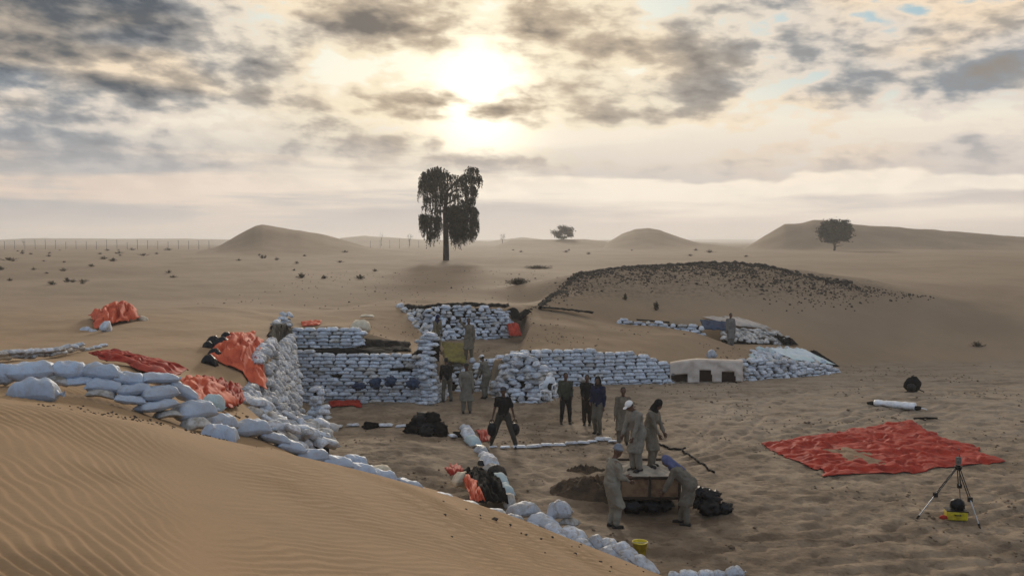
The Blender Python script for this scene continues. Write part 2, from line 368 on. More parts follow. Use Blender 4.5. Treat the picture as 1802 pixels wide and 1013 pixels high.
def terrain(x, y, ripples=False):
    x = np.asarray(x, float); y = np.asarray(y, float)
    z = rbf(x, y); r = np.hypot(x, y)
    z = z+(4.3-z)*ss(r, 95, 150)
    back = ss(np.where(y < 12, r, 0), 40, 90); z = z+(4.3-z)*back
    z = z+far_ridges(x, y)
    z = z+ss(r, 24, 60)*.22*fbm(x/9, y/14, 4, 3)
    z = z+ss(r, 17, 26)*.07*fbm(x/1.6, y/1.6, 4, 11)
    lf = ss(y, 34.0, 36.0)
    dL = sdist(LEDGE, x, y); z = z+(1.78-z)*ss(dL, .12, -.12)
    dT = sdist(TERR, x, y); z = z+((1.12+.06*(y-37)+.06*fbm(x*1.2, y*1.2, 3, 8))-z)*ss(dT, .25, -.2)
    dR = sdist(TRENCH, x, y); z = z+((.85+.05*(y-44))-z)*ss(dR, .35, -.3)
    dF = sdist(FLOOR, x, y)
    fl = .035*fbm(x/1.5, y/1.1, 4, 21)+.038*fbm(x/.55, y/.40, 4, 27)+tracks(x, y)+.12*fbm(x/6, y/6, 2, 33)-.045*ss(fbm(x/.34, y/.24, 2, 61), .10, .35)+.05*np.abs(fbm((x+y*.5)/1.8, (y-x*.5)/.5, 3, 71))
    wdt = np.where((y < 25) | (x > 15.5), .9, .18)
    z = z+(fl-z)*ss(dF, wdt, -wdt*.4)
    # sand fan spilled into the pit, and the hollow round the sieving platform
    g = np.exp(-(((x+3.6)/2.6)**2+((y-24.0)/3.0)**2)); z = z+.55*g*ss(dF, .5, -.8)
    g = np.exp(-(((x-2.9)/1.5)**2+((y-20.0)/.9)**2)); z = z-.16*g
    return z, dF
def ripple(x, y):
    # two families of wind ripples that meet in a smooth hollow
    px = 901+FPX*x/np.maximum(y, .5)
    w = .35*fbm(x/1.1, y/1.1, 3, 41)
    ph1 = (x*.72-y*.45)+w*.30+.10*fbm(x/.35, y/.35, 2, 45)     # right-hand family
    ph2 = (x*.60+y*.62)+w*.5+.06*fbm(x/.35, y/.35, 2, 49)      # left-hand family
    def wv(t): 
        f = t-np.floor(t); return np.where(f < .68, f/.68, (1-f)/.32)-.5
    k1, k2 = 11.0, 12.0
    a2 = ss(x/np.maximum(y, .5), -.34, -.47)
    a1 = ss(x/np.maximum(y, .5), -.37, -.24)
    br = .75+.9*fbm(x/.9, y/.9, 2, 55)
    return (wv(ph1*k1)*.024*a1+wv(ph2*k2)*.027*a2*(.7+.5*ss(y, 6.5, 3)))*br

na_in = 600
ang = np.concatenate([np.linspace(-180, -60, 40, endpoint=False), np.linspace(-60, -33, 40, endpoint=False), np.linspace(-33, 33, na_in, endpoint=False), np.linspace(33, 60, 40, endpoint=False), np.linspace(60, 180, 40, endpoint=False)])
rad = np.concatenate([np.linspace(.3, 2.5, 14, endpoint=False), np.linspace(2.5, 5, 120, endpoint=False), np.linspace(5, 15.5, 330, endpoint=False), np.linspace(15.5, 48, 250, endpoint=False),
                      np.geomspace(48, 420, 150, endpoint=False), np.geomspace(420, 4000, 30)])
AA, RR = np.meshgrid(np.radians(ang), rad); gx = (np.sin(AA)*RR).ravel(); gy = (np.cos(AA)*RR).ravel()
gz, gF = terrain(gx, gy)
near = ss(np.hypot(gx, gy), 15.5, 13.5)*ss(gF, .6, 1.6)*(gy > 0)
gz = gz+ripple(gx, gy)*near
na, nr = len(ang), len(rad)
idx = np.arange(na*nr).reshape(nr, na); nx = np.roll(idx, -1, 1)
F = np.stack([idx[:-1], nx[:-1], nx[1:], idx[1:]], -1).reshape(-1, 4)[:, ::-1]
V = np.stack([gx, gy, gz], -1)
V = np.vstack([V, [[0, 0, float(terrain(np.array([0.]), np.array([0.]))[0][0])]]])
me = mesh_np('desert_ground', V, F)
att = me.attributes.new('pit', 'FLOAT', 'POINT'); pit = np.append(ss(gF, 1.2, -.6), 0); 
dT_ = np.append(sdist(TERR, gx, gy), 9); pit = np.maximum(pit, ss(dT_, .3, -.2)*.8)
att.data.foreach_set('value', pit.astype(np.float32))
# gravel on the dark spoil heap
cx = 901+FPX*gx/np.maximum(gy, 1)
gv = ss(gy, 46, 50)*ss(gy, 62, 58)*ss(cx, 930, 990)*ss(cx, 1680, 1500)*(gz > 2.6)*ss(gz-(3.05+.5*ss(cx, 1250, 1600)*0), -.35, .25)
att = me.attributes.new('gravel', 'FLOAT', 'POINT'); att.data.foreach_set('value', np.append(gv, 0).astype(np.float32))
tr_ = ss(gy, 24, 34)*ss(gx, 2, 9)*.8*ss(gy, 50, 46)
att = me.attributes.new('trod', 'FLOAT', 'POINT'); att.data.foreach_set('value', np.append(tr_, 0).astype(np.float32))
dm = np.exp(-(((gx-3.4)/1.9)**2+((gy-20.3)/1.5)**2)**1.5)+.5*np.exp(-(((gx-5)/3.5)**2+((gy-17.5)/1.2)**2))+.6*np.exp(-(((gx+1.5)/1.5)**2+((gy-35.3)/1.6)**2))  # platform shade painted into the soil colour, with two more dark patches
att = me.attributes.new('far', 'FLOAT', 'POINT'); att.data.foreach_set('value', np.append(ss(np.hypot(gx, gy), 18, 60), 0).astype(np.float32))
att = me.attributes.new('shade_tint', 'FLOAT', 'POINT'); att.data.foreach_set('value', np.append(dm, 0).astype(np.float32))
# sand material
sm = bpy.data.materials.new('desert_sand'); sm.use_nodes = True; nt = sm.node_tree; bs = nt.nodes['Principled BSDF']
bs.inputs['Roughness'].default_value = .95; bs.inputs['Specular IOR Level'].default_value = .15
tcn = nt.nodes.new('ShaderNodeTexCoord'); ov = tcn.outputs['Object']
def xyz_s(v, sx, sy):
    m_ = nt.nodes.new('ShaderNodeMapping'); nt.links.new(v, m_.inputs[0]); m_.inputs['Scale'].default_value = (sx, sy, 1); return m_.outputs[0]
def attr(n):
    a = nt.nodes.new('ShaderNodeAttribute'); a.attribute_name = n; return E(a.outputs['Fac'], nt)
pit_e, grav_e, shade_e = attr('pit'), attr('gravel'), attr('shade_tint')
grain = nz(nt, ov, 40, 4, .7); mid_ = nz(nt, ov, 1.1, 6, .6); big_ = nz(nt, ov, .12, 5, .6); fine_ = nz(nt, ov, 6, 5, .6)
dune_c = mixc(nt, sstep(big_, .35, .65), (.36, .232, .125), (.31, .205, .115))
dune_c = mixc(nt, sstep(mid_, .45, .75)*.35, dune_c, (.23, .15, .085))
pit_c = mixc(nt, sstep(mid_, .35, .62), (.315, .24, .165), (.185, .138, .095))
pit_c = mixc(nt, sstep(nz(nt, ov, .5, 6, .72), .48, .62)*.75, pit_c, (.125, .088, .058))
pit_c = mixc(nt, sstep(nz(nt, xyz_s(ov, .75, 1.25), 3.2, 5, .65), .54, .66)*.75, pit_c, (.095, .07, .048))
pit_c = mixc(nt, sstep(nz(nt, ov, .75, 4, .6), .60, .75)*.5, pit_c, (.40, .31, .22))
trod_e = attr('trod')
pit_c = mixc(nt, trod_e*sstep(nz(nt, xyz_s(ov, .5, 2.2), .9, 5, .6), .36, .62), pit_c, (.385, .315, .24))
pit_c = mixc(nt, sstep(nz(nt, xyz_s(ov, .35, 2.6), 1.7, 6, .7), .57, .68)*.6, pit_c, (.10, .072, .048))
pit_c = mixc(nt, (shade_e*(nz(nt, ov, 1.6, 5, .6)*1.6)).f('MINIMUM', .85), pit_c, (.075, .050, .032))
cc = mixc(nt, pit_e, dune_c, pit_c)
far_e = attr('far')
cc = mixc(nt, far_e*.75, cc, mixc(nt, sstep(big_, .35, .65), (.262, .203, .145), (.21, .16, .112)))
cc = mixc(nt, grav_e*sstep(nz(nt, ov, 3.5, 5, .75), .46, .60)*.5, cc, (.07, .052, .036))
cc = mixc(nt, sstep(grain, .45, .8)*.25, cc, (.16, .11, .07))
nt.links.new(cc, bs.inputs['Base Color'])
hgt = (mid_*.5+fine_*.22)*(pit_e*.16+.012+grav_e*.15)+grain*.003
bn = nt.nodes.new('ShaderNodeBump'); bn.inputs['Distance'].default_value = 1.0
nt.links.new(hgt.s, bn.inputs['Height']); nt.links.new(bn.outputs[0], bs.inputs['Normal'])
ground = link('ground', me, sm); tag(ground, kind='structure')

def gz_at(x, y): return float(terrain(np.array([x]), np.array([y]))[0][0])
def ground_many(pts):
    a = np.array(pts, float); return terrain(a[:, 0], a[:, 1])[0]
def G(px, py, zf=0.0):
    """point on the pit floor seen at that pixel"""
    lo, hi = 5.0, 90.0
    for _ in range(40):
        m_ = (lo+hi)/2
        if P(px, py, m_).z > zf: lo = m_
        else: hi = m_
    return P(px, py, lo)
# ---------------------------------------------------------------- haze
bm = bmesh.new(); box(bm, (0, 0, 9.5), (9000, 9000, 22.0))
hz = link('haze', bm_mesh(bm, 'haze')); hm = bpy.data.materials.new('desert_haze'); hm.use_nodes = True; hn = hm.node_tree; hn.nodes.clear()
pvn = hn.nodes.new('ShaderNodeVolumePrincipled'); pvn.inputs['Density'].default_value = .00064
pvn.inputs['Color'].default_value = (.99, .975, .96, 1); pvn.inputs['Anisotropy'].default_value = .35
ho = hn.nodes.new('ShaderNodeOutputMaterial'); hn.links.new(pvn.outputs[0], ho.inputs['Volume'])
hz.data.materials.append(hm); tag(hz, kind='stuff')
# ---------------------------------------------------------------- sandbags
def sack_mesh(name, m, nu=10, nv=7, L=1.0, Wd=.58, H=.30, seed=0, sag=.12, eu=4.5, ev=3.0, tie=False):
    """filled sack: unit length, pillow section, pinched corners, creased ends, flat seam"""
    rs = np.random.RandomState(seed)
    u = np.linspace(-1, 1, nu+1); v = np.linspace(-1, 1, nv+1)
    U, Vv = np.meshgrid(u, v, indexing='ij')
    a, b, c_ = rs.rand(3)*6
    pin = 1-.10*(1-np.abs(Vv)**2)*np.abs(U)**6
    edge = 1-.13*(1-np.abs(U)**2.5)*0-.10*np.abs(U)**8
    X = U*.5*L*pin; Y = Vv*.5*Wd*(.94+.05*np.sin(U*2.3+a))*edge
    t = (np.clip(1-np.abs(U)**eu, 0, 1)**.5)*(np.clip(1-np.abs(Vv)**ev, 0, 1)**.5)
    wr = 1+.10*np.sin(U*5+a)*np.cos(Vv*4+b)+.07*np.sin(U*9+Vv*3+c_)+.05*(rs.rand(*U.shape)-.5)
    Zt = t*H*.60*wr; Zb = -t*H*.40*(2-wr)
    bend = -sag*H*np.abs(U)**2+.04*H*np.sin(U*3+b)
    ear = (np.abs(U)**6)*(np.abs(Vv)**4)*H*.12*np.sin(a+U)
    T = np.stack([X, Y, Zt+bend+ear], -1).reshape(-1, 3); B = np.stack([X, Y, Zb+bend+ear-.004], -1).reshape(-1, 3)
    n = (nu+1)*(nv+1); I = np.arange(n).reshape(nu+1, nv+1)
    f = np.stack([I[:-1, :-1], I[1:, :-1], I[1:, 1:], I[:-1, 1:]], -1).reshape(-1, 4)
    F = [f, f[:, ::-1]+n]
    rim = []
    for i in range(nu): rim += [(I[i, 0], n+I[i, 0], n+I[i+1, 0], I[i+1, 0]), (I[i+1, nv], n+I[i+1, nv], n+I[i, nv], I[i, nv])]
    for j in range(nv): rim += [(I[0, j+1], n+I[0, j+1], n+I[0, j], I[0, j]), (I[nu, j], n+I[nu, j], n+I[nu, j+1], I[nu, j+1])]
    F.append(np.array(rim))
    VV = [T, B]; FF = [np.vstack(F)]
    if tie:                                   # gathered neck of cloth at the tied end
        k = 7; base = 2*n; rings = []
        for xx, rr_, zz in ((.44, .13, 0), (.50, .035, .01), (.535, .03, .015), (.60, .075, .02)):
            rings.append([(xx*L, math.cos(6.283*i/k+a)*rr_*(1+.25*(i % 2)), math.sin(6.283*i/k+a)*rr_*.7*(H/.4)+zz+bend[-1, 0]*.5) for i in range(k)])
        VV.append(np.array(rings).reshape(-1, 3))
        for q in range(3): FF.append(np.array([(base+q*k+i, base+q*k+(i+1) % k, base+(q+1)*k+(i+1) % k, base+(q+1)*k+i) for i in range(k)]))
    me = mesh_np(name, np.vstack(VV), np.vstack(FF)); me.materials.append(m); return me
BIG = [sack_mesh('near_sack', M_BAGN, 18, 10, seed=i, H=.40, sag=.04, eu=4.0, ev=2.5, tie=i % 2 == 0) for i in range(5)]
SM = [sack_mesh('wall_sack', M_BAG, 8, 5, seed=20+i, H=.31, eu=6.5, ev=4.5, sag=.06) for i in range(6)]
SD = [sack_mesh('dusty_sack', M_BAGD, 6, 4, seed=40+i, H=.33) for i in range(4)]
MID = [sack_mesh('mid_sack', M_BAG, 12, 8, seed=60+i, H=.40, sag=.15, tie=i % 2 == 0) for i in range(5)]
MIDD = [sack_mesh('mid_dusty_sack', M_BAGD, 10, 7, seed=70+i, H=.42, sag=.35) for i in range(3)]
END = [sack_mesh('end_sack', M_BAGE, 6, 5, seed=80+i, H=.5, Wd=.62) for i in range(4)]
CRM = [sack_mesh('cream_sack', M_CREAM, 10, 7, seed=90+i, H=.4) for i in range(2)]
GRN = [sack_mesh('green_sack', M_GREENW, 10, 7, seed=95+i, H=.4) for i in range(2)]
BLK = [sack_mesh('black_sack', M_BLACK, 10, 7, seed=98+i, H=.5, sag=.5) for i in range(3)]
BLKC = [sack_mesh('black_cloth_sack', M_BLACKC, 8, 6, seed=108+i, H=.5, sag=.5) for i in range(2)]
def bag(parent, meshes, loc, size, rz, roll=0.0, pitch=0.0, name='sandbag', r=rnd, wfac=1.0, hfac=1.0):
    o = bpy.data.objects.new(name, r.choice(meshes)); COL.objects.link(o)
    o.location = Vector(loc)-(parent.location if parent else Vector())
    o.rotation_euler = (roll, pitch, rz); o.scale = (size, size*wfac, size*hfac)
    if parent: o.parent = parent
    return o
def poly_at(path, t):
    """path = list of tuples with equal spacing in t (by arclength of x,y)"""
    for i in range(len(path)-1):
        a, b = path[i], path[i+1]; L = math.hypot(b[0]-a[0], b[1]-a[1])
        if t <= L or i == len(path)-2:
            k = min(max(t/L, 0), 1); return [a[j]+(b[j]-a[j])*k for j in range(len(a))], math.atan2(b[1]-a[1], b[0]-a[0])
        t -= L
def plen(path): return sum(math.hypot(b[0]-a[0], b[1]-a[1]) for a, b in zip(path, path[1:]))
def bag_wall(path, label, seed=1, L=.47, ch=.132, batter=.05, meshes=SM, dirty=.12, holes=(), name='sandbag_wall', endon=0.0, backing=True, group=None, jit=1.0, base_red=None, thick=.30, wf=1.0):
    """path items (x, y, z_base, z_top); courses of sacks laid in running bond, leaning back course by course"""
    r = random.Random(seed); T = plen(path)
    root = empty(name, (path[0][0], path[0][1], path[0][2]), label, 'sandbag wall', group)
    n = 0; zt_max = max(p[3] for p in path); zb_min = min(p[2] for p in path)
    nc = int((zt_max-zb_min)/ch)+2
    for k in range(nc):
        t = (.0 if k % 2 else L*.5)+r.uniform(-.04, .04); 
        while t < T+.02:
            (x, y, zb, zt), a = poly_at(path, t)
            l = L*r.uniform(.86, 1.1)*(.62 if r.random() < endon else 1)
            z = zb_min+ch*(k+.5)+r.uniform(-.012, .012)*jit
            if z < zb-ch*.6 or z > zt+ch*.15*r.random(): t += l; continue
            if any(h[0] < t < h[1] and h[2] < z < h[3] for h in holes): t += l; continue
            nx_, ny_ = math.sin(a), -math.cos(a)        # outward = right of travel direction
            off = -batter*k+r.uniform(-.035, .035)*jit
            end = r.random() < endon
            ms = SD if (r.random() < dirty) else (END if end else meshes)
            if end: bag(root, ms, (x+nx_*off, y+ny_*off, z), L*.95, a+math.pi/2+r.uniform(-.2, .2), r.uniform(-.2, .2), 0, r=r)
            else: bag(root, ms, (x+nx_*off, y+ny_*off, z), l*1.06, a+r.uniform(-.07, .07)*jit, r.uniform(-.10, .10)*jit, r.uniform(-.07, .07)*jit, r=r, wfac=wf, hfac=r.uniform(.92, 1.12)*ch/.132*.47/L)
            t += l; n += 1
    if backing:
        # dark sheeting/earth core close behind the sacks
        bm = bmesh.new(); m_ = max(2, int(T/.4)); rows = []
        for i in range(m_+1):
            (x, y, zb, zt), a = poly_at(path, T*i/m_); nx_, ny_ = math.sin(a), -math.cos(a)
            hb = zt-zb; kt = (zt-zb_min)/ch
            b0, b1 = thick*.25, thick*.25+batter*kt
            rows.append([bm.verts.new((x-nx_*b0, y-ny_*b0, zb-.05)), bm.verts.new((x-nx_*b1, y-ny_*b1, zt-.06)), bm.verts.new((x-nx_*(b1+thick), y-ny_*(b1+thick), zt-.07)), bm.verts.new((x-nx_*(b1+thick), y-ny_*(b1+thick), zb-.05))])
        for p0, p1 in zip(rows, rows[1:]):
            for j in range(4): bm.faces.new((p0[j], p1[j], p1[(j+1) % 4], p0[(j+1) % 4]))
        bm.faces.new(rows[0]); bm.faces.new(rows[-1][::-1])
        bmesh.ops.recalc_face_normals(bm, faces=bm.faces)
        o = link('backing_sheet', bm_mesh(bm, 'backing_sheet'), M_BLACKC, root); o.location = -root.location
    return root, n
def pw(px, py_b, py_t, d): 
    b = P(px, py_b, d); t = P(px, py_t, d); return (b.x, b.y, b.z, t.z)
def lump(name, m, parent, c, s, seed=0, amp=.25, res=2, rz=0.0, fr=1.6):
    bm = bmesh.new(); bmesh.ops.create_icosphere(bm, subdivisions=res, radius=1)
    for v in bm.verts:
        k = 1+amp*(mnoise.noise(v.co*fr+Vector((seed*3.1, 1, 2)))+.6*mnoise.noise(v.co*fr*2.3+Vector((seed, 7, 3))))
        v.co = Vector((v.co.x*s[0]*k, v.co.y*s[1]*k, v.co.z*s[2]*k))
    bmesh.ops.rotate(bm, verts=bm.verts, matrix=Matrix.Rotation(rz, 3, 'Z'))
    c = Vector(c)
    o = link(name, bm_mesh(bm, name, True), m, parent, c-(parent.location if parent else Vector())); return o

walls_n = []
# lower back wall on the left of the pit, its ends meeting the corner and the rounded pier
w, n = bag_wall([pw(519, 712, 622, 33.9), pw(600, 714, 624, 33.9), pw(690, 716, 628, 33.8), pw(752, 712, 632, 33.8)],
    'long white sandbag wall at the back left of the pit under the black ledge', 1, holes=((1.4, 1.7, .9, 1.1), (3.6, 4.3, 1.12, 1.3)), batter=.035, dirty=.10); walls_n.append(n)
w, n = bag_wall([pw(722, 716, 594, 33.75), pw(745, 716, 590, 33.5), pw(765, 712, 625, 33.6), pw(783, 706, 640, 34.6), pw(786, 700, 645, 35.8)],
    'rounded pier of white sandbags rising highest beside the passage', 2, batter=.055, dirty=.08, jit=1.4); walls_n.append(n)
w, n = bag_wall([pw(512, 620, 582, 36.6), pw(560, 619, 578, 36.6), pw(636, 621, 581, 36.6)],
    'short upper tier of blue white sandbags above the black ledge', 3, batter=.03, dirty=.05, L=.5, ch=.145); walls_n.append(n)
# upper wall at the head of the terrace
w, n = bag_wall([pw(756, 598, 543, 42.6), pw(800, 602, 542, 42.8), pw(855, 600, 542, 42.9), pw(890, 594, 544, 43.1), pw(905, 582, 548, 43.4)],
    'upper white sandbag wall with dark crest behind two standing workers', 4, batter=.05, endon=.35, jit=1.8, dirty=.08); walls_n.append(n)
# right half of the pit back wall
w, n = bag_wall([pw(861, 690, 634, 37.3), pw(856, 706, 632, 35.6), pw(880, 711, 627, 34.2), pw(940, 712, 630, 33.9), pw(968, 708, 644, 34.1), pw(988, 698, 650, 35.4)],
    'bulging white sandbag bank between the passage and the plastic chair', 6, batter=.075, endon=.2, jit=2.4, dirty=.15, L=.52, ch=.145); walls_n.append(n)
w, n = bag_wall([pw(862, 660, 632, 37.0), pw(905, 660, 624, 37.4), pw(940, 684, 616, 37.8), pw(980, 684, 618, 37.9), pw(1050, 680, 619, 38.1), pw(1120, 677, 623, 38.5), pw(1160, 675, 632, 38.6), pw(1180, 674, 640, 38.7)],
    'long even sandbag wall behind the group standing in the pit', 7, batter=.03, dirty=.06, L=.5, ch=.15); walls_n.append(n)
w, n = bag_wall([pw(1304, 670, 634, 39.5), pw(1350, 668, 636, 39.9), pw(1400, 665, 636, 40.5), pw(1440, 661, 640, 41.2), pw(1476, 657, 648, 42.0)],
    'low white sandbag wall right of the beige canvas', 8, batter=.06, endon=.4, jit=2.2, dirty=.08); walls_n.append(n)
w, n = bag_wall([pw(1090, 577, 563, 45.8), pw(1130, 584, 566, 45.8), pw(1180, 590, 570, 45.6), pw(1235, 596, 573, 45.4)],
    'thin sandbag wall lining the upper right trench', 9, batter=.05, jit=1.5, endon=.2, L=.5, ch=.14); walls_n.append(n)
# buttress at the near end of the left side wall
w, n = bag_wall([pw(540, 792, 735, 25.6), pw(556, 794, 690, 25.6), pw(572, 796, 678, 25.7), pw(582, 796, 722, 25.9)],
    'stepped sandbag buttress at the foot of the left side wall', 10, batter=.03, L=.42, ch=.14, jit=2.5, dirty=.2, endon=.3); walls_n.append(n)
# wall lining the terrace edge above the passage
w, n = bag_wall([pw(776, 690, 640, 36.3), pw(820, 690, 640, 36.4), pw(862, 688, 640, 36.3)],
    'dusty sandbag steps at the back of the passage behind the workers', 11, batter=.16, jit=2.5, dirty=.35, endon=.3); walls_n.append(n)

def bag_slope(corners, label, nr_, nc_, seed, meshes, L=.42, jit=1.0, name='sandbag_wall', cat='sandbag wall', dirty=.1, tiltout=.5, group=None):
    """sacks laid over a sloping face given by four corner points: top left, top right, bottom right, bottom left"""
    r = random.Random(seed); c0, c1, c2, c3 = map(Vector, corners)
    root = empty(name, c3, label, cat, group); n = 0
    nrm = (c1-c0).cross(c3-c0).normalized()
    if nrm.z < 0: nrm = -nrm
    for i in range(nr_):
        v = (i+.5)/nr_
        a, b = c0.lerp(c3, v), c1.lerp(c2, v); w_ = (b-a).length; m_ = max(1, int(round(nc_*w_/max((c1-c0).length, (c2-c3).length))))
        for j in range(m_):
            u = (j+(.25 if i % 2 else .75)+r.uniform(-.15, .15)*jit)/m_
            p = a.lerp(b, min(u, 1))+nrm*r.uniform(-.05, .07)*jit; p.z = max(p.z, gz_at(p.x, p.y)+.05)
            rz = math.atan2(nrm.y, nrm.x)+r.uniform(-.35, .35)*jit
            ms = meshes if r.random() > dirty else SD
            bag(root, ms, p, L*r.uniform(.85, 1.15), rz+(math.pi/2 if r.random() < .25 else 0), r.uniform(-.3, .3)*jit, tiltout*r.uniform(.2, 1), r=r); n += 1
    bm = bmesh.new(); off = nrm*-.12
    f_ = [bm.verts.new(Vector(c)+off-root.location) for c in (c0, c1, c2, c3)]; g_ = [bm.verts.new(Vector(c)+off*3-Vector((0, 0, .4))-root.location) for c in (c0, c1, c2, c3)]
    bm.faces.new(f_); bm.faces.new(g_[::-1])
    for i in range(4): bm.faces.new((f_[i], g_[i], g_[(i+1) % 4], f_[(i+1) % 4]))
    bmesh.ops.recalc_face_normals(bm, faces=bm.faces)
    link('backing_sheet', bm_mesh(bm, 'backing_sheet'), M_BLACKC, root)
    return root, n
# left side wall: steep face of sack ends running back to the corner
w, n = bag_slope([P(472, 622, 28.2), P(514, 588, 33.6), P(532, 752, 27.0), P(470, 765, 23.2)], 'steep left side wall of tightly packed white sack ends', 17, 22, 12, END, L=.36, jit=.8, tiltout=.3, dirty=.12); walls_n.append(n)
w, n = bag_slope([P(455, 640, 26.3), P(476, 622, 28.0), P(480, 745, 23.2), P(425, 728, 21.2)], 'outer end of the left side wall where sacks spill beside the orange tarpaulin', 9, 8, 13, END, L=.42, jit=1.8, tiltout=.5, dirty=.1); walls_n.append(n)
w, n = bag_slope([P(495, 552, 37.2), P(512, 556, 37.2), P(514, 618, 34.0), P(480, 618, 33.0)], 'narrow strip of jumbled sacks at the far left corner above the side wall', 9, 4, 14, SM, L=.42, jit=2.2, dirty=.3); walls_n.append(n)
w, n = bag_slope([P(697, 543, 45.3), P(752, 545, 43.8), P(766, 604, 41.4), P(730, 596, 40.4)], 'jumbled return of the upper sandbag wall with dark gaps on its left', 9, 7, 19, SM+END, L=.44, jit=2.2, dirty=.35); walls_n.append(n)
w, n = bag_slope([P(1330, 617, 43.6), P(1405, 614, 43.9), P(1462, 646, 42.4), P(1310, 638, 41.4)], 'bright heap of white and pale green sacks on top of the low wall at right', 6, 14, 15, SM+GRN[:1], L=.5, jit=1.6, dirty=.05, name='sandbag_heap', cat='sandbag heap'); walls_n.append(n)
w, n = bag_slope([P(1272, 578, 46.8), P(1365, 582, 46.6), P(1398, 606, 45.2), P(1270, 596, 45.6)], 'dusty grey sacks lying on the bank of the upper right trench', 4, 16, 16, SD, L=.48, jit=1.6, name='sandbag_heap', cat='sandbag heap'); walls_n.append(n)
w, n = bag_slope([P(430, 706, 21.0), P(475, 720, 21.5), P(560, 770, 22.2), P(515, 790, 19.6)], 'loose jumble of pale sacks between the ridge row and the left side wall', 6, 9, 17, SM+MID, L=.50, jit=2.4, dirty=.2, tiltout=.6, name='sandbag_heap', cat='sandbag heap'); walls_n.append(n)
w, n = bag_slope([P(545, 742, 23.0), P(582, 752, 23.5), P(584, 790, 21.5), P(520, 790, 20.8)], 'sacks sliding down at the foot of the buttress', 4, 4, 18, SM+MID, L=.52, jit=2, dirty=.35, tiltout=.5, name='sandbag_heap', cat='sandbag heap'); walls_n.append(n)

# ---- near ridge row, sack by sack: (px, py, length px, tilt in the picture deg, row distance offset)
def row_d(px): return float(np.interp(px, [0, 250, 400, 550, 740, 780, 870, 920, 1010, 1080, 1140, 1300], [11.4, 12, 12.9, 13.6, 14.1, 15, 17.2, 18.8, 17.9, 17.2, 16.4, 16.2]))
def tangent(px):
    a = P(px-30, 0, row_d(px-30)); b = P(px+30, 0, row_d(px+30)); return math.atan2(b.y-a.y, b.x-a.x)
def row_bags(items, label, seed, meshes=BIG, name='sandbag_wall', cat='sandbag wall'):
    r = random.Random(seed); f0 = items[0]
    root = empty(name, P(f0[0], f0[1]+10, row_d(f0[0])), label, cat)
    for it in items:
        px, py, w, h, tilt = it[:5]; dd = it[5] if len(it) > 5 else 0; ms = it[6] if len(it) > 6 else meshes
        d = row_d(px)+dd; L = w/FPX*d*.98; rz = tangent(px)+r.uniform(-.08, .08)
        fs = 1/math.cos(min(abs(tangent(px)), 1.05)); L *= min(fs, 1.25)
        hf = (h/FPX*d*.86)/(L*.40)
        o = bag(root, ms, P(px, py+h*.12, d), L, rz, r.uniform(-.15, .15), R(tilt)*.9, r=r, wfac=min(1.1, .42/(L*.58)), hfac=hf)
    return root
row_bags([(2, 656, 52, 42, -4), (57, 651, 76, 40, -4), (121, 648, 56, 34, 3), (179, 651, 60, 32, 8), (227, 664, 50, 26, 8), (278, 664, 56, 22, 5), (318, 686, 52, 28, 38),
          (97, 668, 48, 20, 0, -.05, BIG+MIDD), (140, 668, 48, 18, -4, -.05, BIG+MIDD), (183, 677, 62, 28, 6, -.1), (236, 684, 54, 24, -4, -.12), (278, 690, 56, 30, -2, -.2),
          (178, 690, 50, 14, 10, -.2, MIDD), (228, 702, 52, 18, 10, -.25), (276, 712, 58, 22, -4, -.3), (297, 727, 44, 14, 6, -.35, MIDD), (342, 720, 62, 38, 4, -.3), (345, 742, 46, 24, 2, -.45, MIDD+BIG),
          (376, 706, 34, 30, 20, .15, GRN), (390, 740, 46, 30, 14, -.1)],
         'tall left part of the near sandbag row, stacked in up to four courses on the dune shoulder', 31)
row_bags([(441, 751, 60, 34, 6), (480, 768, 50, 22, 22), (510, 784, 48, 26, 20), (548, 801, 58, 30, 2), (594, 812, 56, 26, 14), (635, 825, 54, 26, 12), (627, 807, 40, 16, 14, .3), (673, 837, 52, 28, 10), (669, 823, 36, 13, 2, .3, CRM),
          (719, 852, 46, 22, 22)],
         'single line of plump sacks descending the middle of the dune ridge', 32)
row_bags([(778, 872, 44, 15, 18), (825, 886, 42, 14, 16), (872, 902, 46, 20, 20, -.8)], 'three half buried white sacks on the dune crest beside the black sheet', 33, MID)
row_bags([(922, 895, 56, 28, 10), (903, 912, 40, 20, 14, -.4), (958, 917, 50, 28, 12), (937, 926, 40, 18, 20, -.3), (978, 932, 36, 20, 30, -.2), (1008, 939, 46, 26, 14), (1002, 916, 30, 14, -10, .5, MIDD), (990, 950, 36, 16, 18, -.4),
          (1052, 953, 30, 24, 40), (1030, 958, 40, 18, 20, -.2), (1073, 957, 34, 24, 10, .1), (1098, 968, 36, 28, 40), (1080, 974, 44, 18, 24, -.2), (1113, 980, 40, 20, 36, -.1), (1135, 994, 50, 22, 32), (1112, 990, 40, 16, 30, -.2)],
         'lower right end of the near sandbag row running down to the pit floor', 34, MID)
row_bags([(1190, 1012, 36, 16, 4), (1212, 1009, 40, 16, 2), (1243, 1008, 32, 14, -4), (1268, 1010, 32, 16, 8), (1292, 1005, 36, 22, -10)], 'short line of white sacks cut off by the bottom edge of the photo', 35, MID)
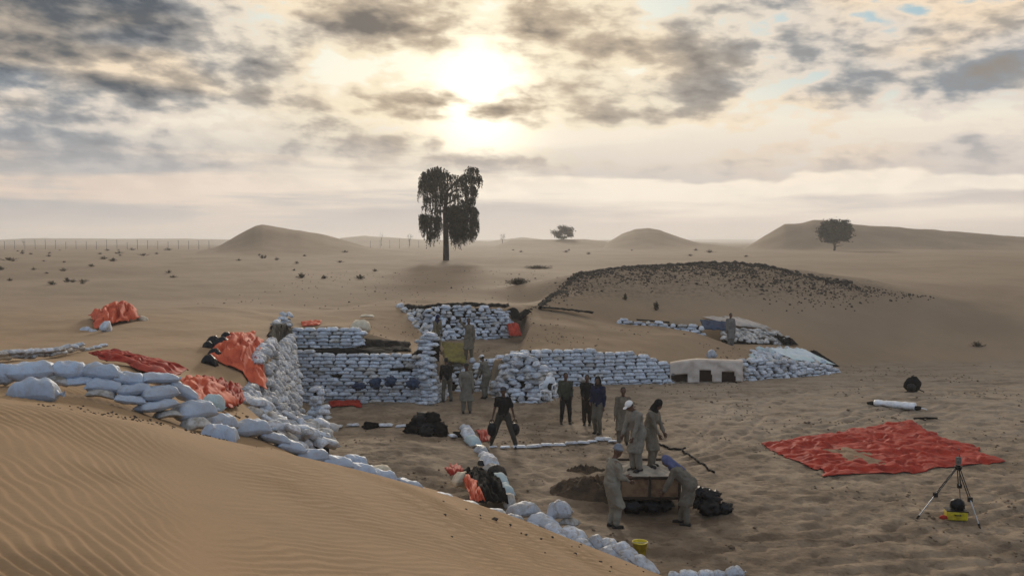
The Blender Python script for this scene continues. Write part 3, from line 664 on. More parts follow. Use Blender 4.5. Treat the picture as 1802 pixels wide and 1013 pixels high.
# lone sacks
def lone(px, py, d, w, h, rz, tilt, ms, label, cat='sandbag', roll=0, name='sandbag'):
    L = w/FPX*d*1.1; o = bag(None, ms, P(px, py, d), L, rz, roll, R(tilt), name=name, hfac=(h/FPX*d)/(L*.40), wfac=1.0)
    return tag(o, label, cat)
lone(60, 692, 10.5, 76, 44, .15, 4, BIG, 'big blue white sack lying alone below the left end of the ridge row')
lone(386, 770, 11.7, 60, 40, .1, 6, BIG, 'flat topped sack lying alone below the ridge row above the dune crest')
lone(984, 899, 18.6, 42, 30, -.2, -14, MID, 'pale sack standing behind the row of sacks near the sieving platform')
lone(635, 575, 38.4, 34, 20, .1, 8, CRM, 'cream folded sack on top of the right end of the upper tier')
lone(1252, 624, 40.5, 16, 14, .2, 0, [MID[0]], 'small white bag on the sand above the beige canvas')
lone(1083, 549, 48.9, 16, 8, 0, 0, [CRM[0]], 'tiny cream bag on the sand above the left end of the trench wall')
lone(646, 556, 41.0, 24, 5, 0, 0, [CRM[1]], 'thin pale strip of sacking on the sand behind the upper tier')
lone(812, 846, 20.6, 34, 26, .8, 20, CRM, 'crumpled cream sack beside the orange and black sheets')
# dike of sacks running across the floor to the ridge row
dk = empty('sandbag_dike', G(815, 770), 'narrow curved line of mixed white, grey and black sacks dividing the pit floor', 'sandbag row')
for px, py, w, h, rz, ms, dz_ in [(820, 752, 26, 18, 1.9, MID, 0), (824, 764, 30, 22, 1.9, MID, .06), (833, 774, 32, 22, 2.0, GRN, 0), (845, 786, 30, 10, 2.1, BLK, .02), (846, 794, 24, 20, 2.2, MID, .05), (854, 804, 26, 20, 2.0, MID, .05), (862, 816, 38, 26, 1.9, MID, .1), (846, 817, 18, 18, 1.8, BLK, 0),
        (868, 826, 34, 20, 2.0, MIDD, .05), (873, 838, 36, 22, 1.2, BLK, .16), (880, 852, 36, 26, 1.9, GRN, .12), (888, 866, 38, 26, 1.9, GRN, .08), (894, 880, 34, 24, 1.8, MIDD, .04), (861, 848, 24, 16, 1.4, BLK, .0)]:
    p = G(px, py+10); L = w/FPX*p.y*1.35
    b_ = bag(dk, ms, p+Vector((0, 0, .10+dz_)), L, rz, rnd.uniform(-.2, .2), rnd.uniform(-.15, .15), hfac=h/w*1.5)
# lines of flat sacks on the floor
def floor_line(pts, label, seed, ms, L=.5):
    r = random.Random(seed); root = empty('sandbag_line', G(*pts[0]), label, 'sandbag row')
    for (px, py, w) in [(p[0], p[1], p[2] if len(p) > 2 else 24) for p in pts]:
        g = G(px, py); z = gz_at(g.x, g.y)
        bag(root, ms, (g.x, g.y, z+.05), w/FPX*g.y*1.1, r.uniform(-.2, .2)+.1, 0, r.uniform(-.05, .05), r=r, hfac=.55)
    return root
def G2(px, py): return G(px, py)
G_old = G
def G3(pts): return pts
floor_line([(590, 753, 24), (621, 751, 22), (678, 752, 26), (707, 753, 22)], 'broken line of flat white sacks on the sand left of the black heap', 41, SM)
floor_line([(868, 789, 14), (889, 789, 18), (914, 787, 24), (939, 785, 26), (962, 783, 22), (984, 781, 22), (1005, 779, 22), (1026, 777, 22), (1042, 775, 18), (1062, 772, 30), (1078, 775, 16)], 'straight line of small flat white sacks across the middle of the pit floor', 42, SM)
# far left pale row
r = random.Random(5); fl_ = empty('sandbag_line', P(90, 620, 24), 'low row of cream white sacks at the left edge beyond the near row', 'sandbag row')
for i in range(17):
    t = i/16; px = 4+t*178; py = float(np.interp(px, [0, 30, 60, 120, 150, 182], [620, 622, 614, 607, 607, 603])); d = float(np.interp(px, [0, 100, 182], [20.5, 22, 26]))
    p = P(px, py, d); zg = gz_at(p.x, p.y)
    if px < 140:
        bag(fl_, SM+SD+CRM, (p.x, p.y, zg+.12), .42, 1.2+r.uniform(-.3, .3), 0, r.uniform(-.2, .2), r=r)
        bag(fl_, SM+SD, (p.x+.08, p.y-.15, zg+.22), .34, 1.0+r.uniform(-.3, .3), 0, r.uniform(-.2, .2), r=r)
    else: bag(fl_, SM+SD, (p.x, p.y, zg+.05), .26, .8+r.uniform(-.3, .3), r=r)
print('WALLS', walls_n)

# ---------------------------------------------------------------- black sheets, ledges
def strip(name, pts, m, label, cat, width=.5, thick=.10, seed=0, amp=.06, parent=None):
    """crumpled strip of sheeting following 3D points"""
    path = [tuple(p) for p in pts]; T = sum((Vector(b)-Vector(a)).length for a, b in zip(path, path[1:])); n = max(6, int(T/.12)); m_ = 5
    V_ = []
    for i in range(n+1):
        (x, y, z), a = poly_at(path, plen(path)*i/n)
        nx_, ny_ = math.sin(a), -math.cos(a)
        for j in range(m_):
            q = (j/(m_-1)-.5)*width*(1+.5*mnoise.noise(Vector((i*.3, j*.1, seed))))
            h = thick*(1-(2*j/(m_-1)-1)**2)+amp*mnoise.noise(Vector((i*.55, j*.9, seed+5)))
            V_.append((x+nx_*q, y+ny_*q, z+h))
    I = np.arange((n+1)*m_).reshape(n+1, m_)
    F_ = np.stack([I[:-1, :-1], I[1:, :-1], I[1:, 1:], I[:-1, 1:]], -1).reshape(-1, 4)
    me_ = mesh_np(name, np.array(V_)-np.array(path[0]), F_); o = link(name, me_, m, parent, Vector(path[0]))
    s = o.modifiers.new('thickness', 'SOLIDIFY'); s.thickness = .03
    return tag(o, label, cat)
strip('black_sheet', [P(518, 617, 35.4), P(560, 618, 35.4), P(640, 618, 35.5), P(722, 627, 35.2)], M_BLACKC, 'narrow black sheeting along the ledge between the two left sandbag tiers', 'sheet', 1.3, .10, 1)
strip('black_sheet', [P(694, 540, 46.2), P(740, 543, 44.6), P(770, 539, 43.9), P(830, 538, 43.9), P(895, 540, 44.1)], M_BLACKC, 'dark sheeting crest along the top of the upper sandbag wall', 'sheet', .8, .12, 2, .12)
strip('black_sheet', [P(902, 545, 44.0), P(908, 562, 43.6), P(928, 548, 44.6)], M_BLACKC, 'black scrap of sheeting at the right end of the upper wall', 'sheet', .5, .1, 3, .15)
strip('black_sheet', [P(948, 541, 46.2), P(990, 545, 46.2), P(1012, 547, 46.0), P(1044, 551, 45.8)], M_BLACKC, 'thin black sheeting poking from the foot of the gravel mound', 'sheet', .35, .06, 4, .05)
strip('black_sheet', [P(1120, 563, 46.6), P(1178, 568, 46.4)], M_BLACKC, 'thin black edging above the trench wall', 'sheet', .3, .04, 6, .03)
def quad_sheet(name, corners, m, label, cat, nu=24, nv=16, amp=.06, fr=3.0, seed=0, over=.02, drop=True, wob=.06, thick=.012, bulge=0.0, parent=None, ridge=True, min_terrain=True):
    c0, c1, c2, c3 = [np.array(tuple(c)) for c in corners]
    u, v = np.meshgrid(np.linspace(0, 1, nu+1), np.linspace(0, 1, nv+1), indexing='ij'); u_, v_ = u[..., None], v[..., None]
    Pp = (c0*(1-u_)+c1*u_)*(1-v_)+(c3*(1-u_)+c2*u_)*v_
    sz = np.linalg.norm(c1-c0); sv = np.linalg.norm(c3-c0)
    eu = np.minimum(u, 1-u); ev = np.minimum(v, 1-v)
    X = Pp[..., 0]+wob*sz*fbm(u*6+seed, v*6, 3, seed); Y = Pp[..., 1]+wob*sv*fbm(u*6, v*6+seed, 3, seed+3)
    a = fbm(u*fr*1.7+v*1.1, v*fr+seed*1.3+fbm(u*3, v*3, 2, seed), 4, seed+9)
    wr = (np.abs(a)*2.0) if ridge else a+.3
    wr = amp*(1.0-np.clip(wr, 0, 1)*1.0)
    wr = wr*(.25+.75*ss(np.minimum(eu, ev), 0, .12))
    Z = Pp[..., 2]+bulge*(1-(2*u-1)**2)*(1-(2*v-1)**2)
    if min_terrain:
        g = terrain(X.ravel(), Y.ravel())[0].reshape(X.shape)
        Z = g+over if drop else np.maximum(Z, g+over)
        if drop and bulge: Z = Z+bulge*(1-(2*u-1)**2)*(1-(2*v-1)**2)
    Z = Z+wr
    V_ = np.stack([X, Y, Z], -1).reshape(-1, 3); o0 = V_.mean(0); o0[2] = V_[:, 2].min()
    I = np.arange(V_.shape[0]).reshape(nu+1, nv+1); F_ = np.stack([I[:-1, :-1], I[1:, :-1], I[1:, 1:], I[:-1, 1:]], -1).reshape(-1, 4)
    o = link(name, mesh_np(name, V_-o0, F_), m, parent, Vector(o0)-(parent.location if parent else Vector()))
    s = o.modifiers.new('thickness', 'SOLIDIFY'); s.thickness = thick
    if not parent: tag(o, label, cat)
    return o
quad_sheet('black_sheet', [P(637, 596, 37.2), P(720, 602, 37.2), P(724, 630, 35.4), P(638, 624, 35.6)], M_BLACKC, 'matt black sheet covering the bank right of the upper tier', 'sheet', 20, 12, .10, 4, 1, drop=False)
# black lining at the outer left of the corner strip
quad_sheet('black_sheet', [P(487, 574, 35.6), P(514, 580, 34.2), P(508, 606, 32.6), P(470, 634, 29.2)], M_BLACKC, 'black sheet edge between the orange tarpaulin and the left side wall', 'sheet', 8, 14, .12, 3, 2, drop=False)

# ---------------------------------------------------------------- tarpaulins
quad_sheet('red_tarpaulin', [G(1338, 780), G(1600, 742), G(1772, 812), G(1462, 842)], M_RED, 'large wrinkled red tarpaulin spread on the pit floor behind the tripod', 'tarpaulin', 150, 90, .11, 5.5, 5, over=.012, wob=.055)
# sand lying on the tarpaulin
c_ = G(1500, 803); nsp = 28; bm = bmesh.new(); rings = []
for i in range(10):
    rr_ = i/9; ring = []
    for j in range(nsp):
        t = 2*math.pi*j/nsp; k = rr_*(1+.9*mnoise.noise(Vector((math.cos(t)*1.8, math.sin(t)*1.8, 3)))+.4*mnoise.noise(Vector((math.cos(t)*5, math.sin(t)*5, 3))))
        x, y = c_.x+math.cos(t)*.75*k, c_.y+math.sin(t)*1.1*k
        ring.append(bm.verts.new((x-c_.x, y-c_.y, gz_at(x, y)+.045+.10*(1-rr_**2)+.04*mnoise.noise(Vector((x*6, y*6, 0))))))
    rings.append(ring)
for a, b in zip(rings, rings[1:]):
    for j in range(nsp): bm.faces.new((a[j], a[(j+1) % nsp], b[(j+1) % nsp], b[j]))
bmesh.ops.remove_doubles(bm, verts=bm.verts, dist=.001)
tag(link('loose_sand', bm_mesh(bm, 'loose_sand', True), M_RUST, None, (c_.x, c_.y, 0)), kind='stuff')
OT = [P(392, 596, 27.5), P(462, 600, 28.0), P(470, 688, 23.6), P(366, 640, 24.2)]
quad_sheet('orange_tarpaulin', OT, M_ORANGE, 'bright orange tarpaulin stretched in long folds up the bank beside the left side wall', 'tarpaulin', 60, 60, .24, 3.2, 7, over=.03, drop=False, wob=.05, bulge=.30)
quad_sheet('orange_tarpaulin', [P(402, 590, 28.8), P(450, 584, 29.6), P(447, 602, 28.4), P(410, 604, 28.0)], M_ORANGE, 'loose orange flap at the top of the bank behind the big orange tarpaulin', 'tarpaulin', 20, 12, .12, 3, 8, over=.03, drop=False)
quad_sheet('red_tarpaulin', [P(150, 622, 20.5), P(205, 617, 21.5), P(326, 652, 17.8), P(300, 668, 15.6)], M_RED, 'flat dark red tarpaulin lying behind the near sandbag row', 'tarpaulin', 60, 24, .12, 4, 9, over=.02, drop=False)
quad_sheet('orange_tarpaulin', [P(316, 668, 15.8), P(382, 676, 17.5), P(420, 716, 17.0), P(345, 704, 14.2)], M_ORANGE, 'pale orange tarpaulin strip directly behind the near sandbag row', 'tarpaulin', 40, 24, .12, 3, 10, over=.04, drop=False, bulge=.12)
quad_sheet('red_tarpaulin', [P(345, 668, 19.0), P(425, 682, 20.8), P(430, 712, 18.6), P(390, 722, 16.6)], M_RED, 'crumpled bright red tarpaulin piece between the orange sheets and the loose sacks', 'tarpaulin', 40, 24, .2, 5, 11, over=.05, drop=False)
quad_sheet('red_sheet', [P(578, 706, 33.3), P(634, 704, 33.3), P(636, 722, 32.9), P(582, 724, 32.9)], M_RED, 'red sheet tucked against the foot of the back left sandbag wall', 'sheet', 20, 10, .08, 4, 12, drop=False)
quad_sheet('red_sheet', [P(892, 572, 43.0), P(912, 570, 43.2), P(918, 592, 41.6), P(896, 592, 41.4)], M_RED, 'small red sheet beside the right end of the upper wall', 'sheet', 14, 10, .18, 3, 13, drop=False)
quad_sheet('red_sheet', [P(530, 566, 39.2), P(566, 564, 39.5), P(562, 576, 38.3), P(532, 577, 38.2)], M_ORANGE, 'small orange red scrap of sheet behind the upper tier', 'sheet', 14, 8, .10, 3, 14, drop=False)
quad_sheet('red_sheet', [G(838, 756), G(868, 758), G(862, 778), G(846, 774)], M_RED, 'small dark red sheet behind the walking man with bags', 'sheet', 12, 8, .10, 3, 15)
quad_sheet('yellow_green_sheet', [P(778, 602, 39.8), P(818, 604, 39.8), P(820, 640, 36.9), P(784, 636, 37.0)], M_OLIVE, 'yellow green sheet laid over the terrace between the two upper workers', 'sheet', 16, 12, .10, 3, 16, drop=False)
quad_sheet('black_sheet', [P(816, 830, 20.9), P(868, 838, 22.2), P(900, 886, 20.6), P(838, 888, 18.2)], M_BLACKC, 'tangled black sheet between the dune crest and the dividing line of sacks', 'sheet', 30, 24, .30, 4, 17, over=.05, drop=False)
quad_sheet('orange_tarpaulin', [P(816, 846, 19.6), P(836, 850, 20.0), P(852, 884, 18.2), P(828, 882, 17.4)], M_ORANGE, 'small rust orange sheet beside the crumpled cream sack', 'tarpaulin', 16, 16, .22, 3, 18, over=.12, drop=False)
quad_sheet('red_sheet', [P(782, 824, 21.8), P(812, 824, 22.0), P(818, 836, 21.0), P(792, 838, 20.6)], M_RED, 'dull red rag at the top of the black sheet', 'sheet', 12, 8, .16, 3, 19, over=.04, drop=False)
quad_sheet('blue_sheet', [P(1232, 563, 46.9), P(1276, 566, 46.9), P(1282, 582, 46.2), P(1238, 580, 46.2)], M_BLUE, 'dark blue sheet hanging at the left of the trench beside the small worker', 'sheet', 14, 8, .12, 3, 20, drop=False)
quad_sheet('beige_canvas', [P(1236, 558, 48.2), P(1300, 561, 48.0), P(1362, 580, 47.2), P(1290, 573, 46.9)], M_BEIGE, 'long beige canvas draped over the far lip of the upper right trench', 'canvas', 30, 10, .14, 3, 21, drop=False, bulge=.12)
quad_sheet('black_sheet', [P(1362, 590, 46.0), P(1396, 598, 45.6), P(1404, 608, 44.8), P(1376, 604, 45.0)], M_BLACKC, 'black scrap at the right end of the upper trench', 'sheet', 12, 8, .15, 3, 22, drop=False)
quad_sheet('white_sheet', [P(1350, 614, 43.5), P(1412, 614, 43.6), P(1470, 642, 42.6), P(1400, 634, 42.2)], mat('white_sheet', (.66, .70, .70), .6, (.5, .62, .58), 1.5, .01, 8), 'white and pale green sheet over the heap at the right end of the sandbag wall', 'sheet', 30, 12, .14, 4, 23, drop=False, wob=.04)
quad_sheet('black_sheet', [P(1425, 618, 43.6), P(1432, 616, 43.7), P(1478, 646, 42.8), P(1462, 646, 42.6)], M_BLACKC, 'thin black edge along the right side of the white heap', 'sheet', 8, 14, .08, 3, 24, drop=False)
# beige canvas hung over the low wall, with three dark openings
cw = empty('canvas_screen', P(1180, 673, 38.9), 'beige canvas hanging over the low pit wall with three dark openings at its foot', 'canvas screen')
def hang(px0, px1, py0, py1, d, name, m, dd=0.0, amp=.05, par=cw):
    a = P(px0, py0, d+dd); b = P(px1, py0, d+dd); c0 = P(px1, py1, d); c1 = P(px0, py1, d)
    return quad_sheet(name, [a, b, c0, c1], m, '', '', max(3, int((px1-px0)/4)), 8, amp, 3, int(px0), parent=par, min_terrain=False, wob=.012, thick=.02)
# canvas built of one piece with cut-outs: columns between the openings
cut = [(1182, 1211, 658), (1231, 1254, 651), (1270, 1295, 653)]
nu, nv = 62, 18; V_ = []; F_ = []
for i in range(nu+1):
    px = 1179+(1307-1179)*i/nu
    for j in range(nv+1):
        v = j/nv; top = float(np.interp(px, [1179, 1200, 1226, 1306], [641, 637, 634, 637])); bot = float(np.interp(px, [1179, 1306], [674.5, 670.5]))
        if j < 4: p = P(px, top+j*.2, 39.55-(39.55-38.75)*(j/4)); p.z = P(px, top, 38.9).z+.015*j
        else: p = P(px, top+(bot-top)*(j-4)/(nv-4), 38.72-.12*(j-4)/(nv-4)+.06*mnoise.noise(Vector((px*.09, j*.12, 2)))+.05*mnoise.noise(Vector((px*.05-j*.2, j*.1, 8))))
        V_.append(p)
for i in range(nu):
    for j in range(nv):
        px = 1179+(1307-1179)*(i+.5)/nu; top = float(np.interp(px, [1179, 1200, 1226, 1306], [641, 637, 634, 637])); bot = float(np.interp(px, [1179, 1306], [674.5, 670.5]))
        py = top+(bot-top)*(j+.5-4)/(nv-4)
        if j >= 4 and any(a-(675-py)*.05 < px < b-(675-py)*.1 and py > c for a, b, c in cut): continue
        F_.append((i*(nv+1)+j, (i+1)*(nv+1)+j, (i+1)*(nv+1)+j+1, i*(nv+1)+j+1))
me_ = mesh_np('canvas', np.array([tuple(v-cw.location) for v in V_]), np.array(F_)); cv = link('canvas', me_, M_BEIGE, cw); s = cv.modifiers.new('thickness', 'SOLIDIFY'); s.thickness = .02
for a, b, c in cut:   # dark boards set back inside each opening
    bm = bmesh.new(); p0, p1 = P(a-3, 676, 39.0), P(b+3, c-3, 39.0)
    box(bm, ((p0.x+p1.x)/2-cw.location.x, 39.02-cw.location.y, (p0.z+p1.z)/2-cw.location.z), (p1.x-p0.x, .06, p1.z-p0.z))
    link('opening', bm_mesh(bm, 'opening'), mat('dark_brown_board', (.022, .010, .008), .9, (.035, .015, .01), 6), cw)

# small orange heap at the left
oh = quad_sheet('orange_tarpaulin', [P(158, 566, 33.5), P(236, 546, 36.0), P(244, 562, 33.6), P(168, 588, 30.4)], M_ORANGE, 'crumpled orange sheet over a small heap on the plain at left', 'tarpaulin', 40, 20, .38, 4, 30, over=.05, drop=False, bulge=.35)
lone(151, 582, 30.6, 20, 12, .2, 0, [MID[1]], 'small white sack at the left foot of the orange heap')
lone(164, 586, 30.3, 16, 12, 1.2, 0, [MID[2]], 'small round sack second from the left at the orange heap')
lone(187, 579, 30.4, 24, 22, 1.5, 40, [MID[3]], 'upright blue white sack at the front of the orange heap')
lone(251, 562, 34.0, 20, 10, -.5, 12, [CRM[0]], 'pale sack just right of the small orange heap')
# black sacks weighing down the orange tarpaulin
bs_ = 0
for px, py, w, lab in [(376, 604, 26, 'black sack at the top left corner of the orange tarpaulin'), (398, 595, 20, 'small black sack at the very top edge of the orange tarpaulin'), (392, 609, 34, 'long black sack across the top of the orange tarpaulin'), (366, 611, 20, 'black sack hanging off the upper left edge of the orange tarpaulin'),
                       (378, 625, 24, 'black sack midway down the left edge of the orange tarpaulin'), (368, 637, 26, 'lowest black sack on the left edge of the orange tarpaulin')]:
    d = 26.9-(py-595)*.075; p = P(px, py, d); L = w/FPX*d*1.15
    o = bag(None, BLK, p+Vector((0, 0, .04)), L, rnd.uniform(-.3, .3), 0, rnd.uniform(-.15, .15), name='black_sack', wfac=.9, hfac=1.2); tag(o, lab, 'sack')
# dark bundles on the back left wall
for i, (px, py, sx, sz, lab) in enumerate([(632, 679, .26, .13, 'leftmost flattened dark bundle on the back left sandbag wall'), (660, 674, .22, .20, 'dark blue bundle second from the left on the back left wall'), (688, 671, .20, .20, 'round dark bundle third from the left on the back left wall'), (727, 675, .24, .20, 'rightmost dark bundle on the back left wall beside the pier')]):
    o = lump('cloth_bundle', M_BLUE, None, P(px, py, 33.45), (sx, .16, sz), 60+i, .6, 3, 0, 2.2); tag(o, lab, 'bundle', 'dark bundles on the back left wall')
# ---------------------------------------------------------------- people
def capsule(bm, p0, p1, r0, r1, n=10, flat=1.0):
    p0, p1 = Vector(p0), Vector(p1)
    tube(bm, p0, p1, r0, r1, n); ball(bm, p0, (r0,)*3, None, n, 6); ball(bm, p1, (r1,)*3, None, n, 6)
def remeshed(bm, voxel, name, fold=0.0, seed=0, ratio=1.0):
    me_ = bm_mesh(bm, name+'_tmp'); o = bpy.data.objects.new('tmp', me_); COL.objects.link(o)
    m_ = o.modifiers.new('r', 'REMESH'); m_.mode = 'VOXEL'; m_.voxel_size = voxel
    s_ = o.modifiers.new('s', 'SMOOTH'); s_.factor = .5; s_.iterations = 2
    dg = bpy.context.evaluated_depsgraph_get(); dg.update(); ev = o.evaluated_get(dg)
    out = bpy.data.meshes.new_from_object(ev); out.name = name
    bpy.data.objects.remove(o)
    n = len(out.vertices); co = np.empty(n*3, np.float32); out.vertices.foreach_get('co', co); co = co.reshape(-1, 3)
    if fold:
        no = np.empty(n*3, np.float32); out.vertices.foreach_get('normal', no); no = no.reshape(-1, 3)
        a = np.arctan2(co[:, 1], co[:, 0])
        f = fbm(co[:, 0]*16+seed*3, co[:, 1]*16+co[:, 2]*5, 3, seed)*.7+fbm(co[:, 0]*5+co[:, 2]*9, co[:, 1]*5+seed, 3, seed+4)
        co = co+no*(f*fold)[:, None]; out.vertices.foreach_set('co', co.ravel())
    out.polygons.foreach_set('use_smooth', [True]*len(out.polygons)); return out
def ik(a, c, l1, l2, pole):
    d = c-a; L = min(d.length, (l1+l2)*.999); 
    if d.length > L: c = a+d.normalized()*L; d = c-a
    k = (l1*l1-l2*l2+L*L)/(2*L); h = math.sqrt(max(l1*l1-k*k, 0)); u = d.normalized(); p = (pole-u*pole.dot(u))
    p = p.normalized() if p.length > 1e-5 else Vector((0, 1, 0))
    return a+u*k+p*h, c
def person(px, py, d, yaw, label, H=1.72, lean=0, hands=((-.24, .05, .80), (.24, .05, .80)), feet=((-.11, -.02), (.11, .02)), top='kurta', topcol=(.4, .36, .3), legcol=None, hat=None, hatcol=(.6, .6, .58), headtilt=0, z=None, crouch=0.0, seed=0, shirt_dark=False, turn=0, sleeves=True, group=None):
    """yaw: direction faced, degrees anticlockwise from +Y (away from the camera)"""
    r = random.Random(seed); k = H/1.72
    if z is None: g = P(px, py, d); zz = gz_at(g.x, g.y); base = Vector((g.x, g.y, zz))
    else: base = P(px, py, d); base.z = z
    root = empty('person', base, label, 'person', group, R(yaw))
    pel = Vector((0, -.02-.10*math.sin(R(lean))*1.2-crouch*.12, .93-crouch*.45)); ql = Matrix.Rotation(-R(lean), 3, 'X')@Matrix.Rotation(R(turn), 3, 'Z')
    def T(v): return pel+ql@Vector(v)
    waist = T((0, 0, .14)); chest = T((0, .01, .36)); neckb = T((0, -.005, .52)); qh = Matrix.Rotation(-R(lean*.6+headtilt), 3, 'X')@Matrix.Rotation(R(turn), 3, 'Z')
    neckt = neckb+qh@Vector((0, .02, .08)); hc = neckt+qh@Vector((0, .03, .115))
    shL, shR = T((-.175, 0, .47)), T((.175, 0, .47)); hpL, hpR = T((-.095, 0, -.01)), T((.095, 0, -.01))
    ank = [Vector((f[0], f[1], (f[2] if len(f) > 2 else 0)+.085)) for f in feet]
    kn = []; 
    for hp, an in ((hpL, ank[0]), (hpR, ank[1])):
        kk, an2 = ik(hp, an, .44, .42, Vector((0, 1, .1))); kn.append(kk)
    el_, wr_ = [], []
    for sh, h in ((shL, hands[0]), (shR, hands[1])):
        e, w_ = ik(sh, Vector(h), .29, .26, Vector((.35*(1 if sh is shR else -1), -1, -.3))); el_.append(e); wr_.append(w_)
    S = Matrix.Diagonal((k, k, k, 1))
    # body: one continuous surface
    bm = bmesh.new()
    capsule(bm, pel, waist, .145, .125); capsule(bm, waist, chest, .125, .15); capsule(bm, chest, neckb, .13, .06); capsule(bm, neckb-Vector((0, 0, .02)), neckt+qh@Vector((0, .01, .04)), .058, .052)
    for sh in (shL, shR): capsule(bm, neckb.lerp(sh, .3)-Vector((0, 0, .03)), sh, .062, .058)
    for i, (hp, sh) in enumerate(((hpL, shL), (hpR, shR))):
        capsule(bm, hp, kn[i], .092, .058); capsule(bm, kn[i], ank[i], .056, .036)
        capsule(bm, ank[i]-Vector((0, .04, .04)), ank[i]+Vector((0, .13, -.055)), .036, .028)
        capsule(bm, sh, el_[i], .052, .040); capsule(bm, el_[i], wr_[i], .039, .026)
        u = (wr_[i]-el_[i]).normalized(); side = Vector((0, 1, 0)); side = (side-u*side.dot(u)).normalized(); nrm = u.cross(side)
        palm = wr_[i]+u*.05
        q = Matrix((side, nrm, u)).transposed()
        ball(bm, palm, (.042, .018, .055), q, 10, 6)
    ball(bm, hc, (.076, .096, .112), qh, 16, 12); ball(bm, hc+qh@Vector((0, .03, -.07)), (.055, .06, .055), qh)
    ball(bm, hc+qh@Vector((0, .098, -.015)), (.013, .022, .024), qh, 8, 6)
    ball(bm, hc+qh@Vector((0, .088, -.058)), (.026, .012, .011), qh, 8, 6)
    for sx in (-1, 1): ball(bm, hc+qh@Vector((sx*.078, -.005, -.01)), (.012, .022, .032), qh, 8, 6)
    body = remeshed(bm, .017, 'body'); bm = bmesh.new(); bm.from_mesh(body)
    for i in range(2):     # five fingers each, rooted in the palm and slightly curled
        u = (wr_[i]-el_[i]).normalized(); side = Vector((0, 1, 0)); side = (side-u*side.dot(u)).normalized(); nrm = u.cross(side)*(1 if i else -1)
        for j, (off, ln) in enumerate(((-.030, .058), (-.010, .072), (.010, .078), (.030, .070))):
            b0 = wr_[i]+u*.082+side*off; b1 = b0+u*ln*.5+nrm*.006; b2 = b1+u*ln*.42-nrm*.024
            tube(bm, b0-u*.02, b1, .0095, .009, 6); tube(bm, b1, b2, .009, .007, 6)
        b0 = wr_[i]+u*.03+side*.030; b1 = b0+u*.035+side*.028; tube(bm, b0, b1, .012, .011, 6); tube(bm, b1, b1+u*.034+side*.004-nrm*.008, .011, .008, 6)
    me_ = bm_mesh(bm, 'body', True); me_.transform(S); link('body', me_, M_SKIN, root)
    bm = bmesh.new()
    bm.free()
    for sx in (-1, 1):
        bm = bmesh.new(); ball(bm, hc+qh@Vector((sx*.030, .085, .010)), (.012, .008, .008), qh, 8, 6)
        me_ = bm_mesh(bm, 'eye', True); me_.transform(S); link('eye', me_, M_HAIR, root)
    # clothes
    def cloth(name, bm, col, vx=.020, fold=.016, rough=.9):
        col = tuple(c*.78 for c in col); me_ = remeshed(bm, vx, name, fold, r.randint(0, 99)); me_.transform(S)
        m_ = mat('cloth_%d_%d_%d' % tuple(int(c*400) for c in col), col, .92, tuple(c*.78 for c in col), 5, .012, 22, .12)
        return link(name, me_, m_, root)
    bm = bmesh.new(); lw = 1.0 if top != 'kurta' else 1.15
    capsule(bm, pel+Vector((0, 0, .02)), pel-Vector((0, 0, .02)), .155, .15)
    for i, hp in enumerate((hpL, hpR)):
        capsule(bm, hp, kn[i], .112*lw, .085*lw); capsule(bm, kn[i], ank[i]+(kn[i]-ank[i]).normalized()*.03, .083*lw, .066*lw)
    cloth('trousers', bm, legcol or topcol)
    bm = bmesh.new(); slv = 1.0
    capsule(bm, pel+(waist-pel)*.1, waist, .165, .158); capsule(bm, waist, chest, .158, .175); capsule(bm, chest, neckb-(neckb-chest)*.1, .16, .078)
    for sh in (shL, shR): capsule(bm, neckb.lerp(sh, .25)-Vector((0, 0, .035)), sh, .075, .078)
    for i, sh in enumerate((shL, shR)):
        if sleeves: capsule(bm, sh, el_[i], .074, .062); capsule(bm, el_[i], el_[i].lerp(wr_[i], .92), .060, .046)
        else: capsule(bm, sh, sh.lerp(el_[i], .7), .074, .066)
    if top == 'kurta':    # long shirt falling to the knees
        hem = (kn[0]+kn[1])/2-Vector((0, 0, .06)); hw = abs(kn[0].x-kn[1].x)/2+.13; hd = abs(kn[0].y-kn[1].y)/2+.12
        n = 18; rings = []
        for j in range(7):
            t = j/6; c = waist.lerp(pel, min(t*2.2, 1)).lerp(hem, t*t*.5+t*.5); rx = .165+(hw-.15)*t; ry = .150+(hd-.12)*t
            rings.append([bm.verts.new(c+Vector((math.cos(a)*rx*(1+.10*t*math.sin(5*a+seed)), math.sin(a)*ry*(1+.10*t*math.cos(4*a+seed)), 0))) for a in [2*math.pi*i/n for i in range(n)]])
        for a, b in zip(rings, rings[1:]):
            for i in range(n): bm.faces.new((a[i], a[(i+1) % n], b[(i+1) % n], b[i]))
        bm.faces.new(rings[0][::-1]); bm.faces.new(rings[-1])
    cloth('tunic' if top == 'kurta' else ('shirt' if top == 'tshirt' else 'jacket'), bm, topcol, fold=.030)
    for i in range(2):
        bm = bmesh.new(); a = ank[i]; capsule(bm, a-Vector((0, .045, .045)), a+Vector((0, .14, -.058)), .046, .036)
        box(bm, a+Vector((0, .05, -.078)), (.085, .24, .018)); me_ = bm_mesh(bm, 'shoe', True); me_.transform(S); link('shoe', me_, M_SHOE, root)
    bm = bmesh.new()
    if hat in (None, 'cap'):
        ball(bm, hc+qh@Vector((0, -.018, .022)), (.084, .096, .106), qh, 14, 10); me_ = remeshed(bm, .016, 'hair', .008, 3)
        me_.transform(S); link('hair', me_, M_HAIR, root); bm = bmesh.new()
